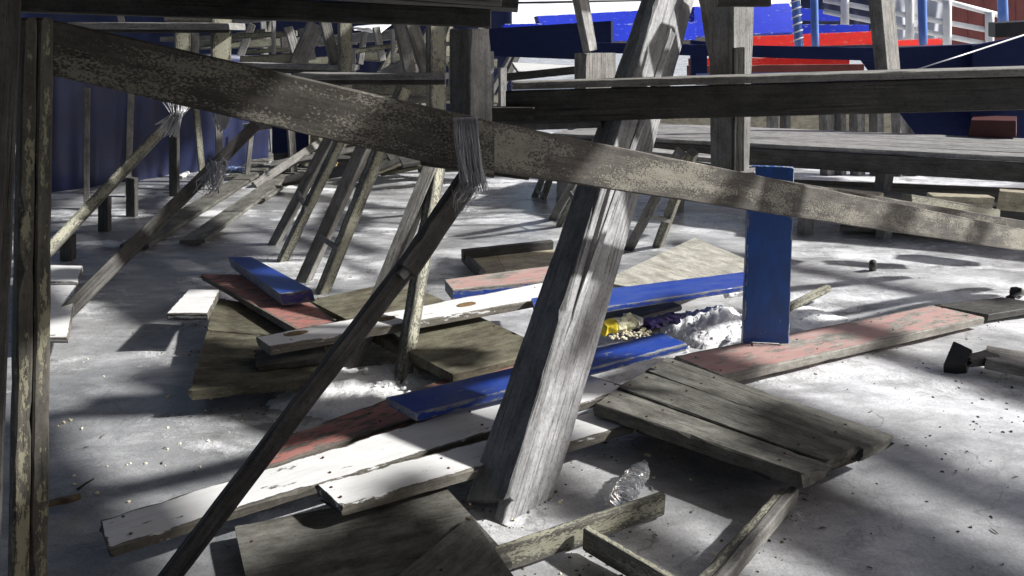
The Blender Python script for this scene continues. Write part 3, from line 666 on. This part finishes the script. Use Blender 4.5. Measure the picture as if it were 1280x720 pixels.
for (u, v0, v1, y, w, m) in ((276, 15, 84, 4.45, .10, 'ochre'), (228, 40, 70, 5.6, .10, 'ochre'), (244, 40, 72, 5.7, .05, 'grey'), (431, 26, 118, 5.4, .085, 'ochre'), (545, 30, 150, 4.7, .10, 'ochre'), (442, 60, 100, 6.2, .03, 'pale'), (342, 25, 70, 6.2, .03, 'pale'), (491, 36, 78, 6.6, .03, 'pale')):
    bar('post', p(u, v1, y), p(u, v0, y), w, w * .8, M[m], V((.5, -1, 0)), bl)
for (u0, v0, u1, v1, y, w) in ((405, 24, 420, 82, 5.5, .07), (514, 30, 534, 92, 4.9, .08), (500, 30, 512, 90, 5.2, .08), (380, 35, 388, 75, 6.4, .09)):
    bar('brace', p(u1, v1, y), p(u0, v0, y), w, .05, M['grey'], V((.5, -1, 0)), bl)
bb('rail', 300, 70, 372, 66, 6.0, 12, .05, 'ochre'); bb('rail', 286, 42, 370, 38, 6.8, 7, .05, 'ochre'); bb('rail', 440, 62, 520, 50, 6.4, 6, .05, 'ochre', 6.8)
bb('rail', 440, 104, 580, 106, 5.6, 15, .05, 'ochre'); bb('rail', 440, 122, 580, 118, 5.2, 8, .04, 'grey')
board('tilted_plank', p(466, 92, 5.9), p(505, 72, 6.3), p(520, 90, 6.0), p(490, 96, 5.7), .03, M['pale'], bl, UP)
bb('rail', 205, 15, 286, 16, 4.9, 12, .05, 'ochre')
bb('rail', 200, 46, 270, 44, 6.6, 6, .05, 'grey'); bb('rail', 300, 62, 372, 58, 7.4, 6, .05, 'ochre'); bb('rail', 500, 56, 580, 50, 7.0, 6, .05, 'pale'); bb('rail', 560, 78, 580, 72, 5.2, 8, .05, 'ochre')
for (u0, v0, u1, v1, y, w) in ((150, 18, 153, 30, 5.2, .04), (315, 30, 300, 70, 7.0, .06), (360, 34, 372, 74, 6.8, .07), (470, 34, 478, 76, 7.2, .06), (456, 38, 450, 80, 7.6, .05), (570, 36, 566, 110, 6.4, .07), (395, 30, 372, 80, 6.0, .12)):
    bar('brace', p(u1, v1, y), p(u0, v0, y), w, .05, M['pale'], V((.5, -1, 0)), bl)
fs_ = thing('far_trestles', 'distant tangle of slanted trestle legs and rails behind the wooden stand', 'trestle stand', V((-2.2, 9, 0)))
rq = random.Random(31)
for k in range(22):
    u = 250 + k * 15.5 + rq.uniform(-6, 6); y = rq.uniform(8.6, 12.2); q0 = p(u, 150, y); q0.z = -.02
    hh = rq.uniform(.9, 2.1); lean = rq.choice((0, 0, .35, .5, .6))
    bar('leg', q0, q0 + V((lean * hh, .1, hh)), rq.uniform(.06, .11), .07, M[rq.choice(('ochre', 'pale', 'grey', 'pale'))], V((.6, -1, 0)), fs_, seg=8)
for k in range(9):
    u = rq.uniform(230, 480); y = rq.uniform(8.8, 11.5); q0 = p(u, 150, y); q0.z = rq.uniform(.5, 1.9)
    bar('rail', q0, q0 + V((rq.uniform(.9, 2.2), rq.uniform(-.3, .3), rq.uniform(-.12, .2))), .11, .05, M[rq.choice(('ochre', 'pale', 'grey'))], V((.3, -1, .2)), fs_, seg=8)
hp = thing('board_heap', 'distant heap of jumbled dark boards between the trestle legs', 'board heap', p(430, 205, 9))
for k in range(14):
    u = rq.uniform(315, 560); y = rq.uniform(8.2, 10.2); q0 = p(u, 150, y); q0.z = rq.uniform(.03, .3); a = rq.uniform(-.5, .9); L_ = rq.uniform(.6, 1.5)
    bar('board', q0, q0 + V((math.cos(a) * L_, math.sin(a) * L_ * .6, rq.uniform(-.02, .35))), rq.uniform(.12, .22), .04, M[rq.choice(('panel', 'dark', 'grey', 'dark', 'moss'))], V((0, -.5, 1)), hp, seg=8)
o = cloth('white_cover', p(440, 34, 8.5), p(494, 28, 8.8), p(474, 43, 7.6), p(442, 38, 7.4), M['canvas'], 16, 8, .03, 6); tag(o, 'white sheet spread over a far bench left of the square post', 'cover')
o = cloth('blue_tarpaulin', p(60, 60, 8.3), p(335, 70, 10.6), p(335, 214, 10.6), p(60, 246, 8.3), M['tarp'], 90, 20, .09, 5); tag(o, 'dark blue tarpaulin hanging in folds behind the left stringers', 'tarpaulin')
o = cloth('blue_tarpaulin', p(-200, -60, 13), p(640, -20, 13), p(640, 150, 13), p(-200, 165, 13), M['tarp'], 120, 20, .15, 4, seed=4); tag(o, 'far navy tarpaulin wall behind the wooden stand', 'tarpaulin')
for i, (u, v0, v1, lb) in enumerate(((612, 64, 150, 'thin pale stake just right of square post'), (628, 85, 140, 'second thin stake right of the square post, shorter'))):
    o = bar('thin_stake', p(u, v1, 5.5), p(u, v0, 5.5), .05, .04, M['pale'], V((.5, -1, 0))); tag(o, lb, 'stake')

# ------------------------------------------------------------------ right background
o = board('navy_board', p(606, 36, 8.2), p(764, 26, 7.4), p(764, 76, 7.4), p(606, 70, 8.2), .06, M['navy'], toward=FRONT); tag(o, 'broad navy board behind square post, upper centre', 'board')
o = board('post', p(720, -20, 5.6), p(737, 64, 5.6), p(747, 62, 5.68), p(733, -20, 5.68), .06, M['pale'], toward=FRONT); o.name = 'slanted_stake'; tag(o, 'thin grey stake slanting in front of the broad navy board', 'stake')
o = board('stub_post', p(732, 66, 4.6), p(732, 112, 4.6), p(770, 112, 4.75), p(770, 66, 4.75), .10, M['grey'], toward=FRONT); tag(o, 'stubby grey post on the bench left of the leaning post', 'post')
o = board('crossing_board', p(628, 92, 6.2), p(725, 82, 5.8), p(725, 92, 5.8), p(628, 102, 6.2), .05, M['dark'], toward=FRONT); tag(o, 'dark board in shade under the broad navy board', 'board')
o = board('snowy_plank', p(640, 78, 7.6), p(725, 82, 7.0), p(725, 88, 6.4), p(650, 92, 6.4), .03, M['white'], toward=UP); tag(o, 'snow white plank below the broad navy board', 'plank')
NR = V((.45, -1, .3))
for i, (q, y, m, lb, t) in enumerate((
    ([(672, 20), (870, 9), (870, 28), (676, 36)], (11, 12.4), 'brightblue', 'bright blue bench board highest up, left of leaning post', .1),
    ([(630, 30), (682, 29), (682, 38), (630, 40)], (9.4, 9.6), 'brightblue', 'short bright blue board above the broad navy board', .1),
    ([(748, 31), (870, 27), (870, 50), (748, 52)], (8.6, 9.4), 'brightblue', 'chipped bright blue bench board left of the leaning post', .1),
    ([(868, 8), (986, 4), (1004, 40), (868, 46)], (9.6, 10.4), 'brightblue', 'large chipped bright blue board right of the leaning post', .1),
    ([(960, 6), (1048, 14), (1050, 26), (960, 24)], (11.6, 12), 'brightblue', 'bright blue bench board behind the twisted pole', .1),
    ([(960, 30), (1086, 31), (1086, 40), (960, 44)], (10.4, 10.8), 'brightblue', 'low bright blue bench board above the red one', .1),
    ([(930, 46), (1112, 38), (1112, 55), (930, 60)], (9.0, 9.6), 'brightred', 'bright red bench board, widest', .1),
    ([(1100, 51), (1178, 48), (1178, 56), (1100, 58)], (9.4, 9.8), 'brightred', 'short bright red board under the white railing', .08),
    ([(864, 73), (1062, 71), (1062, 81), (864, 83)], (7.4, 7.6), 'brightred', 'bright red strip board below the navy rail', .08),
    ([(744, 53), (1124, 60), (1124, 77), (744, 66)], (6.8, 6.6), 'navy', 'long navy rail board crossing behind the leaning post', .05),
    ([(860, 82), (1080, 80), (1080, 102), (860, 104)], (7.2, 7.2), 'brick', 'brown red board under the bright red strip', .05),
    ([(864, 50), (884, 52), (884, 98), (864, 98)], (7.0, 7.0), 'navy', 'short navy upright board beside the forked post', .05),
    ([(1066, 62), (1228, 55), (1228, 178), (1150, 176)], (7.9, 7.7), 'navy', 'large navy wall board behind the right bench', .05),
    ([(1216, 57), (1330, 34), (1330, 182), (1216, 180)], (7.6, 7.5), 'navy', 'tall navy wall board at the right edge rising toward the railing', .05))):
    P4 = [p(*q[0], y[0]), p(*q[1], y[1]), p(*q[2], y[1]), p(*q[3], y[0])]
    o = board('painted_board', *P4, t, M[m], toward=NR); tag(o, lb, 'board')
o = board('blue_plank', p(870, 92, 5.6), p(1130, 88, 5.4), p(1130, 98, 4.9), p(870, 100, 4.9), .03, M['navy'], toward=UP); tag(o, 'dark blue plank lying flat just above the right bench', 'plank')
o = board('slanted_post', p(1100, -20, 4.9), p(1110, 98, 4.9), p(1127, 98, 5.0), p(1116, -20, 5.0), .08, M['grey'], toward=V((.4, -1, 0))); tag(o, 'dark grey slanted post rising behind the right bench near the railing', 'post')
bm = bmesh.new(); tube_bm(bm, [p(1130, 92, 5.0), p(1205, 68, 5.3), p(1285, 42, 5.6)], .006, 5); o = from_bm('cable', bm, M['strand'], origin=p(1205, 68, 5.3)); tag(o, 'thin pale cable stretched before the navy wall boards', 'cable')
rl = thing('white_railing', 'white metal railing with three sloping rails at upper right', 'railing', p(1140, 60, 11.5))
for (u, v0, v1) in ((1056, -30, 36), (1094, -20, 44), (1137, -10, 56), (1184, 0, 58), (1237, 15, 60)):
    pole('post', p(u, v1, 11.2), p(u, v0, 11.2), .055, M['whitemetal'], rl)
for (a, b) in (((1030, -38), (1249, 19)), ((1030, 0), (1237, 38)), ((1030, 14), (1237, 56))):
    pole('rail', p(*a, 11.25), p(*b, 11.25), .036, M['whitemetal'], rl)
for i, (u, v1, y, r, m, lb) in enumerate(((1019, 60, 8.6, .04, 'bluemetal', 'slim blue pole beside the twisted pole'), (1154, 56, 9.0, .045, 'bluemetal', 'blue pole in front of white railing'), (1254, 30, 10.5, .06, 'bluemetal', 'pale blue pole right of the white railing'))):
    o = pole('blue_pole', p(u, v1, y), p(u - 2, -25, y), r, M[m]); tag(o, lb, 'pole')
tw = thing('twisted_pole', 'blue pole wound with pale rope, left of the slim blue pole', 'pole', p(998, 60, 8.6))
pole('pole', p(999, 62, 8.6), p(993, -20, 8.6), .045, M['bluemetal'], tw)
bm = bmesh.new(); A, B = p(998.5, 55, 8.6), p(993, -20, 8.6)
tube_bm(bm, [A.lerp(B, k / 80) + V((.05 * math.cos(k * .62), .05 * math.sin(k * .62), 0)) for k in range(81)], .009, 5); from_bm('rope', bm, M['canvas'], tw, origin=A.copy())
o = cloth('white_drape', p(1100, -30, 12.6), p(1196, -30, 12.6), p(1178, 50, 12.4), p(1108, 52, 12.4), M['drape'], 40, 14, .12, 5); tag(o, 'white drape hanging in folds behind the white railing', 'drape')
bw = thing('brown_building', 'brown red clad building behind the white railing at upper right', 'building', p(1230, 60, 16))
for i in range(9):
    u = 1170 + i * 20; board('cladding_panel', p(u, -60, 15.5), p(u, 75, 15.5), p(u + 19.6, 75, 15.5), p(u + 19.6, -60, 15.5), .08, M['brick'], bw, FRONT, seg=6)
o = board('black_box', p(1244, 29, 9.2), p(1330, 24, 9.0), p(1330, 46, 9.0), p(1244, 47, 9.2), .3, M['black'], toward=FRONT); tag(o, 'black box standing at upper right edge before the brown building', 'box')
o = cloth('grey_tarpaulin', p(1000, -40, 14), p(1110, -40, 14), p(1110, 62, 14), p(1000, 62, 14), M['tarp'], 40, 10, .1, 3, seed=9); tag(o, 'grey blue tarpaulin behind the left end of the white railing', 'tarpaulin')
# made-up white canopy, tilted to the sun as a blown-out backdrop
o = cloth('sunlit_backdrop', p(560, -40, 30), p(1010, -60, 34), p(1010, 26, 18), p(560, 34, 17), M['canvas'], 50, 16, .08, 2); tag(o, 'made-up white canopy tilted to catch the sun, a bright backdrop at the top centre', 'canopy')
bm = bmesh.new(); tube_bm(bm, [p(600, 4, 15), p(680, 3, 15), p(810, 0, 15)], .02, 5); o = from_bm('cable', bm, M['black'], origin=p(680, 3, 15)); tag(o, 'thin dark cable across the bright white backdrop', 'cable')
# under the bench: far short legs and pale wall
lw = thing('low_trestle', 'row of short grey legs under a dark ledge behind the deck', 'trestle', p(1050, 178, 9.5))
board('ledge', p(940, 118, 9.4), p(1160, 116, 9.4), p(1160, 138, 9.4), p(940, 138, 9.4), .3, M['dark'], lw, FRONT)
for (u, w) in ((968, 8), (984, 6), (1036, 14), (1052, 9), (1074, 14), (1098, 12), (1128, 18), (1146, 14)):
    q0 = p(u, 205, 9.5); q0.z = -.02; bar('leg', q0, p(u - 3, 126, 9.5), w / 950 * 9.6, .12, M['grey'], V((.6, -1, 0)), lw)
o = board('pale_wall', p(800, 118, 13), p(1160, 118, 13), p(1160, 178, 13), p(800, 178, 13), .1, M['ply'], toward=V((.5, -1, 0))); tag(o, 'pale weathered wall seen low behind the right deck', 'wall')
o = board('red_crate', p(1214, 150, 7.3), p(1270, 151, 7.1), p(1270, 172, 7.1), p(1210, 171, 7.3), .35, M['shadered'], toward=FRONT); tag(o, 'red brown crate on the deck before the navy wall board', 'crate')

# ------------------------------------------------------------------ added overhead slats, roof and sheet that shape the light
ZU = 2.17
SH = V((SUN.x / SUN.z * ZU, SUN.y / SUN.z * ZU, 0))
D_, N_ = V((.677, -.736, 0)), V((.736, .677, 0))
us = thing('shading_stand', 'unseen slatted tier overhead, laid out to cast shadow bands on the heap of boards', 'bleacher stand', V((2.5, 3.0, ZU)))  # unseen tier, its planks placed by the shadow bands they cast
for i, (s0, s1, t0, t1) in enumerate((
    (3.75, 4.02, -2.3, .6), (2.74, 3.04, -2.5, .5), (2.26, 2.52, -1.5, 1.2), (2.02, 2.25, -1.4, 1.2), (1.60, 1.82, -2.15, 1.4),
    (.96, 1.2, -2.05, 1.4), (.62, .94, -1.95, 1.4), (.40, .56, -3.6, 1.0), (.56, .61, -1.9, 1.0), (.12, .39, -3.8, 1.0), (-.30, .08, -4, .5), (-1.1, -.60, -4.2, .5),
    (1.38, 1.55, -2.5, -2.1), (1.55, 1.85, -7.5, -4.3), (1.9, 2.2, -7.5, -4.6), (3.0, 3.15, -6.4, -4.9), (2.72, 2.84, -6.6, -3.8),
    (5.0, 5.2, -3.6, -1.2), (1.15, 1.5, -8, -4.4), (2.25, 2.5, -8.5, -5.4), (.55, .85, -8, -4.6))):
    m_ = (s0 + s1) / 2
    A = N_ * m_ + D_ * t0 + SH + UP * ZU; B = N_ * m_ + D_ * t1 + SH + UP * ZU
    if i % 3 == 1: A.z -= .02; B.z += .02
    bar('seat_plank', A, B, s1 - s0, .04, M['grey'], UP, us, seg=10)
rf = thing('sky_blocking_roof', 'added high plank roof blocking the sky far above the left side', 'roof', V((-4, 2, 4.3)))  # unseen roof added to cut the skylight
for i in range(22):
    bar('blocking_board', V((-9, -5.5 + i * .72, 4.3)), V((1.5, -5.5 + i * .72, 4.3)), .70, .04, M['grey'], UP, rf, seg=6)
o = cloth('sky_blocking_sheet', V((-8, -3.2, 4.2)), V((5, -3.2, 4.2)), V((5, -3.2, 0)), V((-8, -3.2, 0)), M['tarp'], 60, 14, .12, 3, seed=14); tag(o, 'added dark tarpaulin blocking the sky behind the viewpoint', 'tarpaulin')  # unseen sheet added to keep out sky from behind the camera

# ------------------------------------------------------------------ snow, litter
def gm(u, v): q = g(u, v); return q.x, q.y
x, y = gm(480, 488); o = mound('snow_pile', x, y, .50, .34, .06, 2.0, 1.1); tag(o, 'low heap of rough snow round the feet of the tallest trestle legs', 'snow')
x, y = gm(892, 412); o = mound('snow_pile', x, y, .30, .25, .13, 5.0, 1.5); tag(o, 'heap of chunky dirty snow left of the blue upright plank', 'snow')
x, y = gm(1010, 400); o = mound('snow_pile', x, y, .24, .22, .05, 7.0, .5); tag(o, 'small smooth snow heap right of the blue upright plank', 'snow')
o = bar('snowy_stick', g(985, 385, .05), g(1035, 360, .07), .04, .04, M['ochre'], UP); tag(o, 'short pale stick lying on snow right of the blue upright plank', 'stick')
o = bar('grey_plank_end', g(760, 402, .10), g(840, 380, .12), .16, .03, M['grey'], UP); tag(o, 'grey plank end under the long blue board behind the carton', 'plank')

ct = thing('snack_carton', 'crumpled yellow and cream snack carton beside the leaning post', 'carton', g(770, 412, 0))
def crumple(name, A, B, r, m, parent, seed, sides=10, flat=.75, seg=8):
    bm = bmesh.new(); pts = [A.lerp(B, k / seg) for k in range(seg + 1)]; tube_bm(bm, pts, r, sides)
    for x in bm.verts: x.co += V((noise.noise(x.co * 30 + V((seed, 0, 0))), noise.noise(x.co * 30 + V((0, seed, 0))), noise.noise(x.co * 30 + V((0, 0, seed))))) * r * .35
    for x in bm.verts: x.co.z = (x.co.z - A.z) * flat + A.z
    return from_bm(name, bm, m, parent, False, origin=A.copy())
crumple('yellow_base', g(752, 411, .17), g(766, 408, .17), .046, M['yellow'], ct, 1)
crumple('carton_sleeve', g(766, 408, .17), g(789, 402, .17), .05, M['carton'], ct, 4)
crumple('rim', g(789, 402, .17), g(792, 401, .17), .054, M['whitemetal'], ct, 5, seg=2)
sw = thing('sweet_wrapper', 'shiny dark purple sweet wrapper between the carton and the snow heap', 'wrapper', g(822, 402, 0))
crumple('wrapper_body', g(806, 406, .15), g(842, 397, .15), .05, M['foil'], sw, 7, 9, .6)
crumple('foil_tail', g(790, 406, .15), g(806, 404, .15), .02, M['silver'], sw, 9, 7, .6)
crumple('foil_tail', g(842, 397, .15), g(850, 394, .15), .02, M['foil'], sw, 9, 7, .6)
o = crumple('dark_wrapper', g(796, 414, .12), g(822, 410, .12), .04, M['black'], None, 13, 8, .5); tag(o, 'black crumpled wrapper just under the purple one', 'wrapper')
o = crumple('white_cup', g(908, 368, .1), g(931, 364, .1), .03, M['whitemetal'], None, 17, 9, .8); tag(o, 'small white crushed cup behind the snow heap by the blue upright plank', 'cup')
def blobs(name, spots, m, s0, s1, seed, label, cat, flat=.8):
    r = random.Random(seed); bm = bmesh.new()
    for q in spots:
        s = r.uniform(s0, s1)
        for _ in range(r.choice((1, 2, 3))):
            mm = Matrix.Translation(q + V((r.uniform(-1, 1), r.uniform(-1, 1), .3)) * s * .7) @ Matrix.Diagonal((1, r.uniform(.6, 1), flat, 1))
            for x in bmesh.ops.create_icosphere(bm, subdivisions=1, radius=s * r.uniform(.5, 1), matrix=mm)['verts']: x.co += V((r.uniform(-1, 1), r.uniform(-1, 1), r.uniform(-1, 1))) * s * .25
    o = from_bm(name, bm, m, None, False); tag(o, label, cat, kind='stuff'); return o
R0 = random.Random(21)
blobs('popcorn', [g(R0.uniform(760, 812), R0.uniform(410, 424), .14) for _ in range(60)], M['corn'], .007, .012, 1, 'spilled popcorn in front of the yellow carton', 'popcorn')
def sp(u, v): q = g(u, v); q.z = ice_height(q.x, q.y); return q
pts = [sp(R0.uniform(70, 430), R0.uniform(430, 640)) for _ in range(60)] + [sp(R0.uniform(300, 420), R0.uniform(320, 350)) for _ in range(20)] + [sp(R0.uniform(640, 960), R0.uniform(560, 720)) for _ in range(16)]
blobs('popcorn', pts, M['corn'], .004, .009, 2, 'scattered popcorn crumbs over the ice on the left', 'popcorn')
pts = [sp(R0.gauss(1215, 45), R0.gauss(510, 55)) for _ in range(60)] + [sp(R0.uniform(980, 1280), R0.uniform(400, 720)) for _ in range(14)]
blobs('crumbs', pts, M['crumb'], .0025, .007, 3, 'dark crumbs scattered on the frosted ice at right', 'crumbs')
pts = [sp(R0.gauss(408, 14), R0.gauss(203, 5)) for _ in range(60)]
blobs('litter', pts, M['leaf'], .02, .05, 4, 'yellow litter heaped far back between the trestle legs', 'litter')
o = crumple('blue_bag', g(288, 212, .06), g(308, 214, .06), .07, M['blueplastic'], None, 23, 9, .6); tag(o, 'small crumpled pale blue bag right of the ball of wire', 'bag')
o = crumple('white_rag', g(225, 222, .1), g(234, 216, .12), .035, M['whitemetal'], None, 27, 8, .7); tag(o, 'small white scrap left of the ball of wire', 'scrap')
o = crumple('brown_wrapper', g(60, 630, .02), g(100, 620, .02), .022, M['brownpaper'], None, 31, 9, .5); tag(o, 'flattened brown wrapper on the ice beside the left post', 'wrapper')
bm = bmesh.new(); tube_bm(bm, [sp(97, 610) + UP * .008, sp(107, 604) + UP * .012, sp(117, 598) + UP * .01], [.006, .004, .003], 6); o = from_bm('twig', bm, M['crumb'], origin=sp(107, 604)); tag(o, 'short dark twig on the ice above the brown wrapper', 'twig')
bm = bmesh.new(); tube_bm(bm, [g(1091, 336, 0), g(1091, 330, .05), g(1091, 327, .07)], [.026, .026, .022], 12); o = from_bm('ice_stub', bm, M['dark'], origin=g(1091, 336, 0)); tag(o, 'small round dark topped stump in the frosted ice at right', 'stump')

# nail heads on the bigger boards, splinters over the ice
M['rust'] = plain('rusty_nail', (.10, .05, .03), .6, .5, .5, 80)
def nail_me():
    bm = bmesh.new(); bmesh.ops.create_cone(bm, cap_ends=True, segments=8, radius1=.0055, radius2=.0042, depth=.003); me = bpy.data.meshes.new('nail'); bm.to_mesh(me); bm.free(); me.materials.append(M['rust']); return me
NM = nail_me(); rn = random.Random(77)
def nails(o, par, xs, rows=(.25, .75)):
    vs = [v.co for v in o.data.vertices]; x0, x1 = min(v.x for v in vs), max(v.x for v in vs); y0, y1 = min(v.y for v in vs), max(v.y for v in vs)
    for f in xs:
        x = x0 + (x1 - x0) * f; near = [v for v in vs if abs(v.x - x) < .06 and v.z > -.008] or vs
        ya, yb_ = min(v.y for v in near), max(v.y for v in near); z = max(v.z for v in near)
        for q in rows:
            nl = bpy.data.objects.new('nail', NM); C.objects.link(nl); nl.parent = par
            pos = V((x + rn.uniform(-.01, .01), ya + (yb_ - ya) * (q + rn.uniform(-.06, .06)), z + .0005))
            nl.matrix_basis = (Matrix.Identity(4) if par == o else o.matrix_basis) @ Matrix.Translation(pos)
for o in list(C.objects):
    if o.type == 'MESH' and o.parent is None and o.name.split('.')[0] in ('white_board', 'red_board', 'dark_board') and o.dimensions.x > .5:
        nails(o, o, (.04, .36, .66, .96))
    elif o.parent is not None and o.name.startswith('plank') and o.parent.name.split('.')[0] in ('wooden_platform', 'mossy_tabletop', 'dark_tabletop', 'white_board'):
        nails(o, o.parent, (.06, .28, .84) if o.parent.name.startswith('wooden') else (.07, .93))
R1 = random.Random(5); bm = bmesh.new()
for _ in range(110):
    q = sp(R1.uniform(60, 1270), R1.uniform(300, 715)); a = R1.uniform(0, 6.28); L_ = R1.uniform(.006, .03); d = V((math.cos(a), math.sin(a), R1.uniform(-.1, .1))) * L_
    tube_bm(bm, [q + UP * .004, q + d * .5 + UP * .006, q + d + UP * .004], [.0022, .0028, .001], 4)
o = from_bm('wood_splinters', bm, M['grey'], None, False); tag(o, 'small grey wood splinters strewn over the ice', 'splinters', kind='stuff')
# grit gathered against the lying boards
rg = random.Random(9); pts = []
for o in C.objects:
    if o.type == 'MESH' and o.name.split('.')[0] in ('white_board', 'red_board', 'dark_board', 'plank', 'rail', 'strip') and (o.parent is None or o.parent.name.split('.')[0] in ('wooden_platform', 'mossy_tabletop', 'dark_tabletop', 'broken_trestle', 'grooved_batten', 'white_board', 'leaning_post')):
        mw = (Matrix.Translation(o.parent.location) if o.parent else Matrix.Identity(4)) @ o.matrix_basis
        vs = [mw @ v.co for v in o.data.vertices]; vs = [v for v in vs if v.z < .25]
        for _ in range(34 if vs else 0):
            v = rg.choice(vs); q = V((v.x + rg.gauss(0, .035), v.y + rg.gauss(0, .035), 0)); q.z = ice_height(q.x, q.y); pts.append(q)
blobs('grit', pts, M['brownpaper'], .0015, .006, 41, 'fine brown grit gathered on the ice against the lying boards', 'grit')
# crushed bottle
bt = thing('plastic_bottle', 'crushed clear ribbed plastic bottle on the ice right of the leaning post', 'bottle', g(788, 612, 0))
A, B = g(775, 624, .04), g(804, 582, .04)
ax = (B - A).normalized(); L = (B - A).length; bm = bmesh.new(); pts = []; rad = []
for k in range(37):
    t = k / 36; pts.append(A + ax * L * t); rad.append(.037 * (1 + .13 * math.sin(k / 36 * 8 * 6.283)) * (1 if t < .85 else 1 - (t - .85) * 3.4))
tube_bm(bm, pts, rad, 22)
for x in bm.verts:
    x.co += V((noise.noise(x.co * 40), noise.noise(x.co * 40 + V((9, 0, 0))), noise.noise(x.co * 40 + V((0, 9, 0))))) * .007
    x.co.z = .004 + (x.co.z) * .82
from_bm('bottle_body', bm, M['pet'], bt, True, origin=A.copy())
bm = bmesh.new(); tube_bm(bm, [B + ax * .0, B + ax * .02], .014, 14); from_bm('neck', bm, M['pet'], bt, True, origin=B.copy())
# icicles on the white board end
bm = bmesh.new()
for (u, v, h, ln) in ((781, 486, .15, .07), (786, 485, .15, .05), (776, 488, .15, .04), (789, 486, .15, .03)):
    q = g(u, v, h); tube_bm(bm, [q + UP * .012, q - UP * ln * .4, q - UP * ln], [.012, .008, .002], 7)
o = from_bm('icicles', bm, M['pet'], origin=g(783, 487, .14)); tag(o, 'small icicles hanging from the end of the longest white board', 'icicles')
